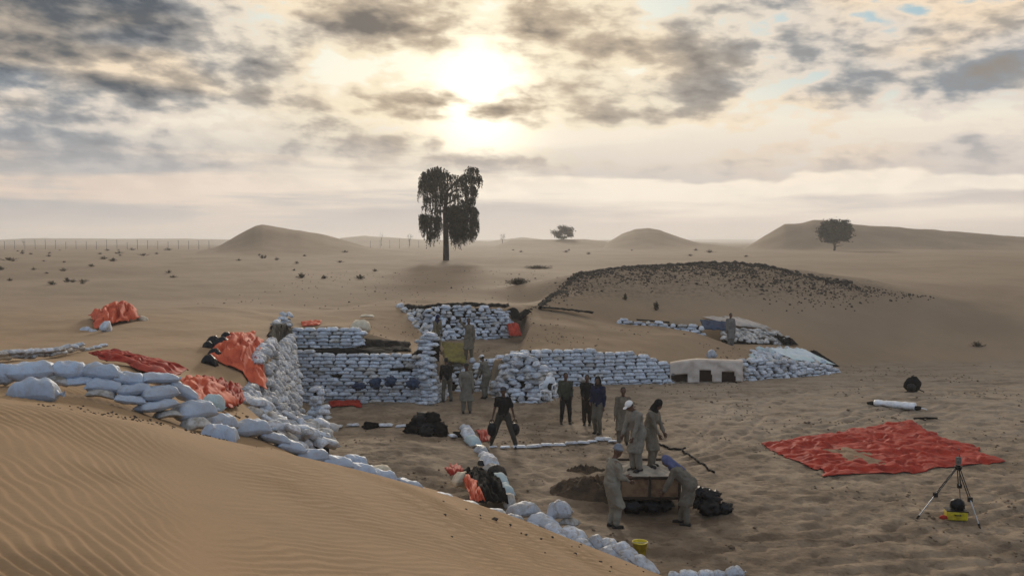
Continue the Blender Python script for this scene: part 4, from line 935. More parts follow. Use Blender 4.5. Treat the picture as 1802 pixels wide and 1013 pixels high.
    if hat == 'cap':
        ball(bm, hc+qh@Vector((0, -.01, .055)), (.092, .106, .075), qh, 16, 10); ball(bm, hc+qh@Vector((0, .115, .045)), (.07, .07, .010), qh, 12, 6)
        me_ = remeshed(bm, .012, 'cap', .004, 5)
    elif hat == 'scarf':
        ball(bm, hc+qh@Vector((0, -.02, .02)), (.100, .108, .125), qh, 14, 10); capsule(bm, hc+qh@Vector((0, -.06, -.05)), T((0, -.12, .33)), .085, .05); capsule(bm, neckb+qh@Vector((0, .03, .03)), neckb+qh@Vector((.03, .10, -.10)), .085, .05)
        capsule(bm, hc+qh@Vector((-.04, -.03, -.08)), T((-.10, -.02, .44)), .06, .05); capsule(bm, hc+qh@Vector((.04, -.03, -.08)), T((.10, -.02, .44)), .06, .05)
        me_ = remeshed(bm, .018, 'head_scarf', .018, 5)
    elif hat == 'turban':
        for q_ in range(4): ball(bm, hc+qh@Vector((.01*math.sin(q_*2), -.02, .04+.028*q_)), (.115-.014*q_, .125-.014*q_, .040), qh@Matrix.Rotation(.25*math.sin(q_*1.7), 3, 'Y'), 14, 8)
        me_ = remeshed(bm, .014, 'turban', .01, 5)
    if hat:
        me_.transform(S); m_ = mat('cloth_%d_%d_%d' % tuple(int(c*400) for c in hatcol), hatcol, .92, tuple(c*.78 for c in hatcol), 5, .012, 22, .12); link({'cap': 'cap', 'scarf': 'head_scarf', 'turban': 'turban'}[hat], me_, m_, root)
    root['_hands'] = 0; del root['_hands']
    Mx = Matrix.Translation(root.location)@Matrix.Rotation(R(yaw), 4, 'Z')@S
    return root, [Mx@(wr_[i]+(wr_[i]-el_[i]).normalized()*.07) for i in range(2)]
TAN = (.21, .172, .125); BEI = (.28, .25, .2); KHA = (.17, .15, .115); DRK = (.016, .015, .016); GRN_ = (.07, .072, .05); NAV = (.018, .024, .06)
# standing group in the pit
person(995, 749, 30.3, 185, 'person in a grey green jacket and dark trousers standing left of the pair', 1.74, 0, ((-.20, .14, .95), (.20, .14, .95)), ((-.15, 0), (.15, .02)), 'jacket', GRN_, DRK, None, seed=1)
person(1033, 751, 30.0, 170, 'person all in dark clothes standing between the grey green and the navy jackets', 1.70, 3, ((-.12, .22, 1.0), (.12, .22, 1.0)), ((-.09, 0), (.09, .02)), 'jacket', DRK, (.03, .022, .015), None, seed=2)
person(1052, 764, 28.6, 150, 'person in navy jacket and pale khaki trousers at the right of the pair', 1.82, 0, ((-.22, .05, .86), (.15, .2, .98)), ((-.08, .03), (.10, -.05)), 'jacket', NAV, KHA, 'scarf', DRK, seed=3)
person(1096, 778, 27.2, 178, 'person in plain tan tunic standing behind the worker with the white cap', 1.74, 0, ((-.25, .04, .82), (.25, .06, .84)), ((-.12, 0), (.12, .03)), 'kurta', TAN, None, None, seed=4)
# walking man carrying a bag in each hand
wk, hw = person(886, 788, 26.6, 178, 'person in black shirt striding across the pit, a dark bag in each hand', 1.80, 6, ((-.33, .02, .80), (.33, .10, .80)), ((-.36, .10), (.36, -.12)), 'tshirt', DRK, (.07, .062, .05), 'cap', (.05, .05, .055), seed=5, sleeves=False)
for i, h in enumerate(hw):
    root = empty('carry_bag', h-Vector((0, 0, .52)), ['dark bag hanging from the walking man\'s hand nearer the long sandbag wall', 'dark bag hanging from the walking man\'s other hand nearer the black heap'][i], 'bag')
    lump('bag_body', M_BLACK, root, h-Vector((0, 0, .30)), (.15, .10, .22), i+3, .2)
    bm = bmesh.new(); last = None
    for j in range(7):
        t = math.pi*j/6; p = Vector((math.cos(t)*.07, 0, .42+math.sin(t)*.11))
        if last is not None: tube(bm, last, p, .012, n=5)
        last = p
    link('handle', bm_mesh(bm, 'handle'), M_BLACKC, root)
# passage and terrace
person(787, 706, 34.0, 20, 'person in black top and pale trousers bending at the sandbag pier in the passage', 1.68, 12, ((-.2, .25, .8), (.2, .25, .85)), ((-.16, 0), (.18, .05)), 'jacket', DRK, KHA, None, seed=6)
person(821, 730, 32.0, 185, 'person in beige tunic standing nearest the camera in the passage', 1.76, 0, ((-.23, .10, .85), (.20, .2, .95)), ((-.12, 0), (.12, .02)), 'kurta', (.24, .215, .17), None, 'cap', (.03, .03, .03), seed=7)
person(855, 702, 34.6, 60, 'person in khaki tunic and white cap bending beside the bulging sandbag bank', 1.70, 18, ((-.15, .3, .85), (.15, .35, .85)), ((-.1, 0), (.12, .08)), 'kurta', (.20, .18, .14), None, 'cap', (.72, .70, .66), seed=8)
person(825, 640, 37.9, 180, 'person in tan tunic standing on the terrace edge below the upper sandbag wall', 1.74, 0, ((-.24, .05, .82), (.34, .15, 1.72)), ((-.12, 0), (.12, .02)), 'kurta', TAN, None, None, seed=9)
person(768, 618, 39.8, 215, 'person with a dark blue headscarf stooping at the left end of the terrace', 1.62, 14, ((-.2, .2, .8), (.15, .25, .85)), ((-.12, 0), (.12, .04)), 'kurta', (.22, .18, .12), None, 'scarf', (.02, .022, .07), seed=10)
person(1285, 615, 43.9, 190, 'small distant person in grey clothes standing in the upper right trench', 1.66, 0, ((-.22, .05, .82), (.22, .1, .85)), ((-.09, 0), (.09, .02)), 'kurta', (.22, .20, .18), None, None, seed=11)

# ---------------------------------------------------------------- sieving platform and its workers
pl = G(1145, 905); PX, PY = pl.x, 20.35
zt = P(1145, 838, 20.35).z; zb = P(1145, 878, 20.35).z
x0, x1 = P(1091, 840, 20.35).x, P(1196, 840, 20.35).x
gz0 = gz_at((x0+x1)/2, 20.8)
tr = empty('sieving_platform', ((x0+x1)/2, PY, gz0), 'timber framed box platform full of pale sand with two workers standing on it', 'platform')
def rel(v): return Vector(v)-tr.location
yb = PY+1.75
def beam(name, c, s, m=M_WOOD, par=None):
    bm = bmesh.new(); box(bm, (0, 0, 0), s); bmesh.ops.bevel(bm, geom=bm.edges[:], offset=.006, segments=1, affect='EDGES'); return link(name, bm_mesh(bm, name), m, par or tr, rel(c))
xm = (x0+x1)/2
for yy in (PY, yb):
    beam('rail', (xm, yy, zt-.03), (x1-x0+.1, .06, .06)); beam('rail', (xm, yy, zb+.03), (x1-x0+.1, .06, .06))
    for xx in (x0, xm, x1): beam('post', (xx, yy-.008, (zt+gz0)/2 if xx != xm else (zt+zb)/2), (.055, .05, zt-gz0+.06 if xx != xm else zt-zb+.02))
for xx in (x0, x1): beam('rail', (xx, (PY+yb)/2, zt-.03), (.05, yb-PY-.06, .055)); beam('side_panel', (xx, (PY+yb)/2, (zt+zb)/2), (.02, yb-PY-.1, zt-zb-.06), M_RUST)
for a, b in ((x0, xm), (xm, x1)):
    beam('mesh_panel', ((a+b)/2, PY+.012, (zt+zb)/2), (b-a-.07, .018, zt-zb-.1), M_RUST)
beam('deck', (xm, (PY+yb)/2, zb+.05), (x1-x0-.08, yb-PY-.08, .04))
# wheels and axle under the deck
for xx in (x0+.35, x1-.25):
    bm = bmesh.new(); q = Matrix.Rotation(R(90), 3, 'Y')
    for rr_, w_ in ((.20, .10), (.12, .12)):
        tube(bm, Vector((-w_/2, 0, 0)), Vector((w_/2, 0, 0)), rr_, n=18)
    wh = link('wheel', bm_mesh(bm, 'wheel', False), M_BLACKC, tr, rel((xx, PY+.45, gz0+.20)))
    bm = bmesh.new(); tube(bm, Vector((-.07, 0, 0)), Vector((.07, 0, 0)), .04, n=10); link('hub', bm_mesh(bm, 'hub'), M_METAL, wh)
bm = bmesh.new(); tube(bm, (-.6, 0, 0), (.6, 0, 0), .03); link('axle', bm_mesh(bm, 'axle'), M_BLACKC, tr, rel((xm, PY+.45, gz0+.20)))
for q_, (ox, oy, s_) in enumerate([(-.35, .1, .24), (.05, .15, .26), (.38, .2, .22)]):  # black lumps added to stand in for the shadow beneath the deck
    o = lump('black_bag_or_shade_lump', M_BLACK, None, (xm+ox, PY+oy, gz0+.12), (s_, s_*.8, s_*.6), q_+40, .6, 3, 0, 2.8); tag(o, ['leftmost dark lump added as shade under the sieving platform', 'middle dark lump added as shade under the sieving platform', 'rightmost dark lump added as shade under the sieving platform'][q_], 'bag')
# sand load
bm = bmesh.new(); nx2, ny2 = 30, 40; vv = []
for i in range(nx2+1):
    for j in range(ny2+1):
        u, v = i/nx2, j/ny2; x = x0+.05+(x1-x0-.1)*u; y = PY+.05+(yb-PY-.1)*v
        zz = zt-.10+.13*math.sin(math.pi*v)*math.sin(math.pi*min(1, u*1.1))+.09*mnoise.noise(Vector((x*4, y*4, 0)))+.04*mnoise.noise(Vector((x*14, y*14, 0)))
        vv.append(bm.verts.new(rel((x, y, zz))))
for i in range(nx2):
    for j in range(ny2): bm.faces.new((vv[i*(ny2+1)+j], vv[(i+1)*(ny2+1)+j], vv[(i+1)*(ny2+1)+j+1], vv[i*(ny2+1)+j+1]))
link('sand_load', bm_mesh(bm, 'sand_load', True), mat('screened_sand', (.34, .30, .24), .95, (.24, .20, .16), 3, .02, 16), tr)
zload = zt-.02
person(1121, 828, 20.95, 120, 'person in pale tunic and white cap looking down from the platform', 1.74, 16, ((-.16, .30, .72), (.16, .32, .80)), ((-.10, 0), (.10, .03)), 'kurta', (.30, .275, .225), None, 'cap', (.78, .77, .74), headtilt=25, z=zload, seed=12)
person(1145, 826, 21.35, 235, 'person with long black headscarf standing on the right half of the platform', 1.66, 14, ((-.14, .30, .85), (.14, .32, .80)), ((-.10, 0), (.10, .03)), 'kurta', (.22, .19, .145), None, 'scarf', DRK, headtilt=15, z=zload, seed=13)
g_ = G(1078, 925)
person(1078, 925, g_.y, 290, 'person in beige tunic with patterned cap working at the left side of the platform', 1.78, 6, ((-.10, .34, 1.05), (.18, .30, 1.0)), ((-.09, 0), (.09, .04)), 'kurta', (.32, .295, .235), None, 'turban', (.20, .22, .25), headtilt=12, seed=14)
g_ = G(1203, 912)
person(1206, 912, g_.y, 75, 'person with blue purple headscarf bending deeply at the right side of the platform', 1.74, 48, ((-.12, .52, .62), (.16, .50, .66)), ((-.10, -.05), (.12, .12)), 'kurta', (.21, .185, .145), None, 'scarf', (.11, .12, .22), headtilt=10, seed=15)

# ---------------------------------------------------------------- small objects
# plastic chair facing right
cp_ = P(964, 706, 33.2); ch_z = P(964, 706, 33.2).z
ch = empty('plastic_chair', (cp_.x, cp_.y, cp_.z), 'white moulded plastic armchair against the bulging sandbag bank', 'chair', rz=R(-25))
def part_box(par, name, boxes, m, bev=.01):
    bm = bmesh.new()
    for c, s in boxes: box(bm, c, s)
    o = link(name, bm_mesh(bm, name), m, par)
    if bev: b_ = o.modifiers.new('bevel', 'BEVEL'); b_.width = bev; b_.segments = 2
    return o
part_box(ch, 'seat', [((0, 0, .42), (.46, .44, .035))], M_WHITE)
bm = bmesh.new(); n = 12; prev = None
for i in range(n+1):
    a = R(200+140*i/n); x, y = math.cos(a)*.26, -math.sin(a)*.22+.02; top_ = .90 if 3 <= i <= n-3 else .90-.07*abs(i-n/2)/2
    a0, a1 = bm.verts.new((x, y, .44)), bm.verts.new((x*1.05, y*1.2, top_))
    if prev: bm.faces.new((prev[0], a0, a1, prev[1]))
    prev = (a0, a1)
bk = link('backrest', bm_mesh(bm, 'backrest', True), M_WHITE, ch); s = bk.modifiers.new('t', 'SOLIDIFY'); s.thickness = .02
for sx in (-1, 1):
    bm = bmesh.new(); tube(bm, (sx*.25, -.2, .42), (sx*.26, -.18, .64), .02); tube(bm, (sx*.26, -.2, .64), (sx*.26, .2, .66), .025); link('armrest', bm_mesh(bm, 'armrest', True), M_WHITE, ch)
    for sy in (-1, 1):
        bm = bmesh.new(); tube(bm, (sx*.20, sy*.19, .42), (sx*.24, sy*.23, 0), .028, .018); link('leg', bm_mesh(bm, 'leg', True), M_WHITE, ch)
o = lump('dark_bundle', M_BLACKC, None, cp_+Vector((.10, -.05, .56)), (.12, .12, .14), 4, .3); tag(o, 'small dark bundle resting in the white plastic chair', 'bundle')
# tripod
tf = G(1684, 905); tp = empty('survey_tripod', (tf.x, tf.y, gz_at(tf.x, tf.y)), 'surveying tripod with silver lower legs standing near the red tarpaulin', 'tripod')
za = P(1685, 822, tf.y).z-tp.location.z; ztop = P(1685, 788, tf.y).z-tp.location.z
bm = bmesh.new(); tube(bm, (0, 0, za-.04), (0, 0, za+.03), .07, .085, 12); tube(bm, (0, 0, za+.03), (0, 0, za+.06), .05, n=10); link('tripod_head', bm_mesh(bm, 'tripod_head'), M_BLACK, tp)
bm = bmesh.new(); box(bm, (0, 0, za+.16), (.10, .09, .16)); tube(bm, (-.03, -.05, za+.18), (-.03, -.10, za+.18), .03); box(bm, (.02, 0, za+.27), (.02, .03, .08)); box(bm, (0, 0, ztop-.02), (.07, .02, .02))
it = link('instrument', bm_mesh(bm, 'instrument'), M_GREYP, tp); b_ = it.modifiers.new('bevel', 'BEVEL'); b_.width = .012; b_.segments = 2
feet_ = [G(1613, 908), G(1725, 930), G(1690, 880)]
for f in feet_:
    f = Vector((f.x-tp.location.x, f.y-tp.location.y, gz_at(f.x, f.y)-tp.location.z)); t0 = Vector((f.x*.06, f.y*.06, za-.03)); kk = t0.lerp(f, .52); u = (f-t0).normalized(); sd = u.cross(Vector((0, 0, 1))).normalized()*.022
    bm = bmesh.new(); tube(bm, t0+sd, kk+sd, .012, n=6); tube(bm, t0-sd, kk-sd, .012, n=6); lg = link('leg', bm_mesh(bm, 'leg'), M_BLACK, tp)
    bm = bmesh.new(); tube(bm, kk-u*.06, f, .016, .012, 8); link('lower_leg', bm_mesh(bm, 'lower_leg'), M_METAL, tp)
    bm = bmesh.new(); box(bm, kk, (.09, .06, .10)); link('clamp', bm_mesh(bm, 'clamp'), M_BLACK, tp)
    bm = bmesh.new(); tube(bm, f-u*.10, f+u*.02, .028, .012, 8); link('foot', bm_mesh(bm, 'foot'), M_BLACK, tp)
# yellow case with black bag
yc = G(1682, 913); yz = gz_at(yc.x, yc.y)
case = empty('yellow_case', (yc.x, yc.y, yz), 'yellow plastic instrument case lying under the tripod', 'case', rz=R(-12))
part_box(case, 'case_body', [((0, 0, .11), (.44, .28, .21))], M_YELLOW, .035); part_box(case, 'lid_rim', [((0, 0, .215), (.455, .295, .02))], M_BLACK, .005)
bm = bmesh.new(); tube(bm, (-.06, -.15, .14), (-.05, -.19, .14), .012); tube(bm, (.06, -.15, .14), (.05, -.19, .14), .012); tube(bm, (-.055, -.19, .14), (.055, -.19, .14), .012); link('handle', bm_mesh(bm, 'handle'), M_BLACK, case)
o = lump('dark_strap', M_RED, None, (yc.x-.30, yc.y-.05, yz+.06), (.10, .06, .05), 2, .3); tag(o, 'small dark red pouch touching the left end of the yellow case', 'pouch')
o = lump('black_bag_or_shade_lump', M_BLACK, None, (yc.x+.04, yc.y+.02, yz+.33), (.17, .14, .15), 6, .25); tag(o, 'round black bag sitting on top of the yellow case', 'bag')
# yellow bucket
yb_ = G(1126, 977); bk_ = empty('yellow_bucket', (yb_.x, yb_.y, gz_at(yb_.x, yb_.y)), 'yellow plastic bucket behind the lower end of the sandbag row', 'bucket')
bm = bmesh.new(); n = 20; prev = None
for rr_, zz in ((.11, 0), (.15, .26), (.158, .26), (.158, .28), (.143, .28), (.105, .02)):
    ring = [bm.verts.new((math.cos(2*math.pi*i/n)*rr_, math.sin(2*math.pi*i/n)*rr_, zz)) for i in range(n)]
    if prev:
        for i in range(n): bm.faces.new((prev[i], prev[(i+1) % n], ring[(i+1) % n], ring[i]))
    else: bm.faces.new(ring[::-1])
    prev = ring
bm.faces.new(prev); link('bucket_body', bm_mesh(bm, 'bucket_body', True), M_YELLOW, bk_)
bm = bmesh.new(); last = None
for j in range(10):
    t = math.pi*j/9; p = Vector((math.cos(t)*.155, -math.sin(t)*.13, .27+math.sin(t)*.03))
    if last is not None: tube(bm, last, p, .006, n=5)
    last = p
link('handle', bm_mesh(bm, 'handle'), M_METAL, bk_)
# black heap of plastic bags
g_ = G(750, 764); gz_ = gz_at(g_.x, g_.y); hp_ = empty('black_bag_heap', (g_.x, g_.y, gz_), 'large heap of shiny black bags behind the sand fan in the pit', 'bag heap')
r = random.Random(9)
for q_, (ox, oy, oz, s_) in enumerate([(-.38, 0, .20, .30), (0, .05, .25, .36), (.34, 0, .22, .32), (-.15, .1, .48, .28), (.18, .1, .50, .27), (-.52, -.05, .10, .16), (.50, -.1, .10, .2), (0, -.25, .12, .25)]):
    lump('black_bag_or_shade_lump', M_BLACK if q_ % 2 else M_BLACKC, hp_, (g_.x+ox, g_.y+oy, gz_+oz), (s_, s_*.8, s_*.75), q_, .55, 3, 0, 2.6)
g_ = G(652, 753); o = lump('black_bag_or_shade_lump', M_BLACKC, None, (g_.x, g_.y, gz_at(g_.x, g_.y)+.10), (.27, .16, .13), 12, .4, 3); tag(o, 'small flat black bag lying in the broken line of white sacks', 'bag')
g_ = G(812, 768); o = lump('black_bag_or_shade_lump', M_BLACKC, None, (g_.x-.02, g_.y, gz_at(g_.x, g_.y)+.09), (.26, .12, .12), 13, .4, 3); tag(o, 'flat black bag at the head of the dividing line of sacks', 'bag')
o = bag(None, [MID[0]], (g_.x-.25, g_.y-.15, gz_at(g_.x, g_.y)+.08), .34, 1.0, .3, .2, name='sandbag', hfac=.7); tag(o, 'small white sack beside the flat black bag at the head of the line', 'sandbag')
# black bags right of the platform
g_ = G(1250, 895); gz_ = gz_at(g_.x, g_.y); hp_ = empty('black_bag_heap', (g_.x, g_.y, gz_), 'torn black plastic bags on the ground right of the sieving platform', 'bag heap')
for q_, (ox, oy, oz, s_) in enumerate([(-.18, .15, .36, .22), (0, .05, .25, .26), (.14, .1, .34, .14), (-.05, -.15, .10, .24), (.30, -.12, .09, .18), (-.25, 0, .16, .16)]):
    lump('black_bag_or_shade_lump', M_BLACK, hp_, (g_.x+ox, g_.y+oy, gz_+oz), (s_, s_*.8, s_*.72), q_+20, .6, 3, 0, 2.8)
# backpack
g_ = G(1605, 691); gz_ = gz_at(g_.x, g_.y); bp = empty('backpack', (g_.x, g_.y, gz_), 'black backpack standing alone on the sand at the far right of the pit', 'backpack')
lump('pack_body', M_BLACKC, bp, (g_.x, g_.y, gz_+.32), (.34, .24, .34), 5, .22, 3); lump('front_pocket', M_BLACK, bp, (g_.x-.12, g_.y-.2, gz_+.24), (.18, .10, .16), 8, .2, 3)
for a_, b_2, r_2 in (((.28, 0, .12), (.45, -.1, .03), .025), ((-.2, -.1, .06), (-.38, -.2, .03), .03), ((-.06, 0, .64), (.06, 0, .70), .02)):
    bm = bmesh.new(); tube(bm, a_, b_2, r_2); link('strap', bm_mesh(bm, 'strap'), M_BLACK, bp)
# white roll on the sand
a, b = G(1528, 712), G(1622, 722); rl = empty('sheet_roll', (a.x, a.y, gz_at(a.x, a.y)), 'long white rolled sheet with dark ends lying behind the red tarpaulin', 'roll')
bm = bmesh.new(); n = 24; prev = None; u = Vector((b.x-a.x, b.y-a.y, 0)); 
for i in range(n+1):
    t = i/n; c = u*(.12+.76*t)+Vector((0, 0, .10)); rr_ = .10+.035*mnoise.noise(Vector((t*7, 0, 0)))+.05*t
    sd = u.cross(Vector((0, 0, 1))).normalized(); ring = [bm.verts.new(c+sd*math.cos(2*math.pi*j/12)*rr_*1.6+Vector((0, 0, math.sin(2*math.pi*j/12)*rr_+.03*mnoise.noise(Vector((t*9, j, 1)))))) for j in range(12)]
    if prev:
        for j in range(12): bm.faces.new((prev[j], prev[(j+1) % 12], ring[(j+1) % 12], ring[j]))
    else: bm.faces.new(ring[::-1])
    prev = ring
bm.faces.new(prev); bmesh.ops.recalc_face_normals(bm, faces=bm.faces); link('rolled_sheet', bm_mesh(bm, 'rolled_sheet', True), M_WHITE, rl)
for t in (.06, .92): lump('dark_end', M_BLACKC, rl, a+u*t+Vector((0, 0, .06+rl.location.z)), (.18, .10, .08), int(t*9), .3)
bm = bmesh.new(); tube(bm, u*.9+Vector((0, 0, .1)), u*1.12+Vector((0, .1, .02)), .03, .015); link('loose_tail', bm_mesh(bm, 'loose_tail'), M_WHITE, rl)
a, b = G(1608, 738), G(1650, 739); bm = bmesh.new(); tube(bm, (0, 0, .03), (.5, .06, .05), .03); tube(bm, (.45, .05, .03), (b.x-a.x, b.y-a.y, .06), .045, .03); tube(bm, (.2, 0, .03), (.32, -.2, .02), .025)
tag(link('broken_stick', bm_mesh(bm, 'broken_stick'), M_BLACKC, None, (a.x, a.y, gz_at(a.x, a.y))), 'thin dark broken stick just below the white roll', 'stick')
# hoses / poles trailing behind the platform
def cable(pts, rad, label, cat, m=M_BLACKC, name='cable'):
    q = [G(*p) for p in pts]; o0 = q[0].copy(); o0.z = 0; bm = bmesh.new(); last = None
    for i in range(len(q)-1):
        for j in range(6):
            p = q[i].lerp(q[i+1], j/6); p = Vector((p.x, p.y, gz_at(p.x, p.y)+rad))-o0
            if last is not None: tube(bm, last, p, rad, n=6)
            last = p
    return tag(link(name, bm_mesh(bm, name, True), m, None, o0), label, cat)
cable([(1160, 780), (1180, 788), (1212, 787)], .035, 'short dark pole on the sand behind the bending worker', 'pole', name='pole')
cable([(1200, 792), (1232, 815), (1262, 838)], .03, 'long dark hose running right from behind the platform', 'hose', name='hose')
# dark dug earth behind the platform
for (px, py, sx, sy, sz, lab) in [(1050, 862, .95, .75, .42, 'dark brown mound of dug earth at the left rear of the platform'), (1030, 826, .45, .25, .22, 'small dark ridge of dug earth reaching left from the mound')]:
    g_ = G(px, py); bm = bmesh.new(); bmesh.ops.create_grid(bm, x_segments=44, y_segments=36, size=1)
    for v in bm.verts:
        rr_ = min(1, math.hypot(v.co.x, v.co.y)); k = (1-rr_**2)**1.0
        x, y = v.co.x*sx*1.3, v.co.y*sy*1.3
        h = sz*k*(.75+.5*mnoise.noise(Vector((x*3, y*3, 1)))+.4*mnoise.noise(Vector((x*8, y*8, 4))))+.10*k*mnoise.noise(Vector((x*20, y*20, 4)))
        v.co = Vector((x, y, gz_at(g_.x+x, g_.y+y)-.03+max(h, -.02)))
    bmesh.ops.delete(bm, geom=[v for v in bm.verts if math.hypot(v.co.x/(sx*1.3), v.co.y/(sy*1.3)) > 1.0], context='VERTS')
    o = link('earth_mound', bm_mesh(bm, 'earth_mound', True), M_EARTHD, None, (g_.x, g_.y, 0)); tag(o, lab, 'earth mound')

# ---------------------------------------------------------------- scattered lumps and stones (uncountable)
def scatter(name, pts, smin, smax, m, seed, sub=1, flat=.6):
    r = np.random.RandomState(seed); V_, F_ = [], []; z = ground_many(pts)
    base = np.array([(1, 0, 0), (-1, 0, 0), (0, 1, 0), (0, -1, 0), (0, 0, 1), (0, 0, -1)], float); fc = np.array([(0, 2, 4), (2, 1, 4), (1, 3, 4), (3, 0, 4), (2, 0, 5), (1, 2, 5), (3, 1, 5), (0, 3, 5)])
    if sub:
        bm = bmesh.new(); bmesh.ops.create_icosphere(bm, subdivisions=1, radius=1); base = np.array([tuple(v.co) for v in bm.verts]); fc = np.array([[v.index for v in f.verts] for f in bm.faces]); bm.free()
    for (x, y), zz in zip(pts, z):
        s_ = r.uniform(smin, smax)*(1+.8*(r.rand() < .08)); a = r.rand()*6; c_, s2 = math.cos(a), math.sin(a)
        b = base*(1+.35*(r.rand(len(base), 1)-.5))*np.array([1, r.uniform(.6, 1), flat]); b = b@np.array([(c_, s2, 0), (-s2, c_, 0), (0, 0, 1)])
        F_.append(fc+len(V_)*len(base)); V_.append(b*s_+np.array([x, y, zz+s_*flat*.3]))
    o = link(name, mesh_np(name, np.vstack(V_), np.vstack(F_), False), m); return tag(o, kind='stuff')
r = np.random.RandomState(3)
pts = []
xx = r.uniform(930, 1650, 26000); dd = r.uniform(45.5, 60, 26000)
X_ = (xx-901)/FPX*dd; zz = terrain(X_, dd)[0]
crest_py = np.interp(xx, [930, 945, 975, 1010, 1050, 1100, 1200, 1280, 1350, 1420, 1500, 1610, 1660], [545, 541, 515, 486, 476, 470, 465, 465, 472, 490, 503, 521, 530])
py_ = 425+(CAM_Z-zz)/dd*FPX
low_py = np.interp(xx, [930, 1000, 1050, 1100, 1200, 1300, 1400, 1500, 1620, 1660], [548, 548, 525, 520, 520, 535, 560, 550, 530, 530])
dens = np.clip(1.15-(py_-crest_py)/(low_py-crest_py+1e-3), 0, 1)
keep = (r.rand(26000) < dens**2.6*1.0*np.clip((1660-xx)/230, .12, 1)*(.35+.65*(fbm(xx/30, dd*1.2, 3, 77) > -.05)))&(py_ > crest_py-4)
pts = np.stack([X_, dd], 1)[keep][:9500]
scatter('gravel', pts, .025, .075, M_STONE, 4)
# crest line of coarse dark stones
pxs = r.uniform(946, 1500, 700); cd = np.interp(pxs, [945, 975, 1010, 1050, 1100, 1200, 1280, 1350, 1420, 1500], [46.4, 49.5, 54, 55.5, 56.5, 57.5, 57.5, 56.8, 55.5, 55])+r.normal(0, .35, 700)
scatter('crest_stones', np.stack([(pxs-901)/FPX*cd, cd], 1), .06, .14, M_STONE, 5)
# dark lumps on the near dune below the row and on the lower dune
def img_pts(lst, seed):
    r_ = np.random.RandomState(seed); out = []
    for (xa, xb, ya, yb2, n, da, db) in lst:
        for _ in range(n):
            t = r_.rand(); px = xa+(xb-xa)*t; d = da+(db-da)*t+r_.uniform(-.5, .5); out.append(((px-901)/FPX*d, d))
    return out
scatter('dark_pellets', img_pts([(60, 400, 0, 0, 70, 9.6, 11.2), (130, 300, 0, 0, 40, 10.2, 10.9), (400, 480, 0, 0, 8, 11.5, 12.5)], 5), .008, .022, M_STONE, 6)
pp = []
for px, py in [(795, 944), (780, 882), (820, 896), (845, 906), (898, 923), (897, 927), (926, 941), (952, 948), (972, 945), (870, 915), (846, 912), (1006, 962), (1019, 962), (1022, 958), (1012, 974), (1057, 988), (1075, 997), (1073, 1005), (1102, 993), (1122, 996), (1132, 1005), (959, 972), (917, 938), (783, 906)]:
    lo, hi = 6., 16.
    for _ in range(30):
        m_ = (lo+hi)/2; q_ = P(px, py, m_)
        if q_.z > gz_at(q_.x, q_.y): lo = m_
        else: hi = m_
    pp.append((P(px, py, lo).x, lo))
scatter('dark_pellets', pp, .016, .034, M_STONE, 7)
g2 = np.random.RandomState(8); c2 = []
while len(c2) < 2600:
    x, y = g2.uniform(-7, 24), g2.uniform(16.5, 44)
    if fbm(np.array([x/2.]), np.array([y/2.]), 3, 90)[0] > .05: c2.append((x, y))
scatter('clods', c2, .012, .05, mat('pit_clod', (.15, .105, .07), .95, (.25, .185, .12), 3, .02, 8, .1, .5), 9)
c3 = [(g2.uniform(-16, 3), g2.uniform(44, 75)) for _ in range(260)]
scatter('plain_grit', c3, .02, .05, M_STONE, 10)

# ---------------------------------------------------------------- shrubs
def shrub(px, py, d, w, h, label, cat='shrub', group=None, seed=0, n=None):
    p = P(px, py, d); p.z = gz_at(p.x, p.y); r_ = random.Random(seed); bm = bmesh.new(); n = n or 60
    for _ in range(n):
        a = r_.uniform(0, 6.28); t = r_.uniform(.1, 1); x = math.cos(a)*w/2*t*r_.uniform(.3, 1); y = math.sin(a)*w/2*t*r_.uniform(.3, 1)*.8
        e = Vector((x*1.25, y*1.25, h*(1-.6*t*t)*r_.uniform(.4, 1))); b = Vector((x*.35, y*.35, -.02)); u = (e-b).normalized(); sd = u.cross(Vector((r_.uniform(-1, 1), r_.uniform(-1, 1), .3))).normalized()*h*.05
        v = [bm.verts.new(b-sd*.4), bm.verts.new(b+sd*.4), bm.verts.new(e+sd*.6), bm.verts.new(e-sd*.6)]; bm.faces.new(v)
        for __ in range(3):
            c = b.lerp(e, r_.uniform(.4, 1)); q = h*.13; o1 = Vector((r_.uniform(-q, q), r_.uniform(-q, q), r_.uniform(-q, q)*.7)); o2 = Vector((r_.uniform(-q, q), r_.uniform(-q, q), r_.uniform(-q, q)*.7))
            bm.faces.new([bm.verts.new(c), bm.verts.new(c+o1), bm.verts.new(c+o1+o2), bm.verts.new(c+o2)])
    o = link('desert_shrub', bm_mesh(bm, 'desert_shrub'), M_SHRUB, None, p); return tag(o, label, cat, group)
shrub(913, 509, 56, 1.9, .45, 'widest dark low shrub just left of the gravel mound', seed=1, n=160)
shrub(948, 473, 80, 3.2, .35, 'flat dark shrub patch between the tall tree and the gravel mound', seed=2, n=160)
shrub(530, 487, 66, .8, .45, 'small twiggy shrub below the right foot of the left dune', seed=3)
shrub(570, 488, 65, .6, .30, 'tiny shrub just right of the twiggy one below the left dune', seed=4)
shrub(634, 486, 66, .9, .40, 'low shrub on the plain left of the tall tree', seed=5)
shrub(118, 492, 62, .6, .35, 'dark shrub at the left of the close pair on the left plain', seed=6)
shrub(145, 493, 61, 1.0, .25, 'flatter shrub at the right of the close pair on the left plain', seed=7)
shrub(305, 485, 68, .9, .22, 'lone flat shrub on the plain below the left dune', seed=8)
shrub(1155, 537, 49.5, .35, .55, 'thin upright shrub on the slope of the gravel mound', seed=9)
shrub(1100, 528, 50.5, .3, .4, 'smaller upright shrub left of the thin one on the mound slope', seed=10)
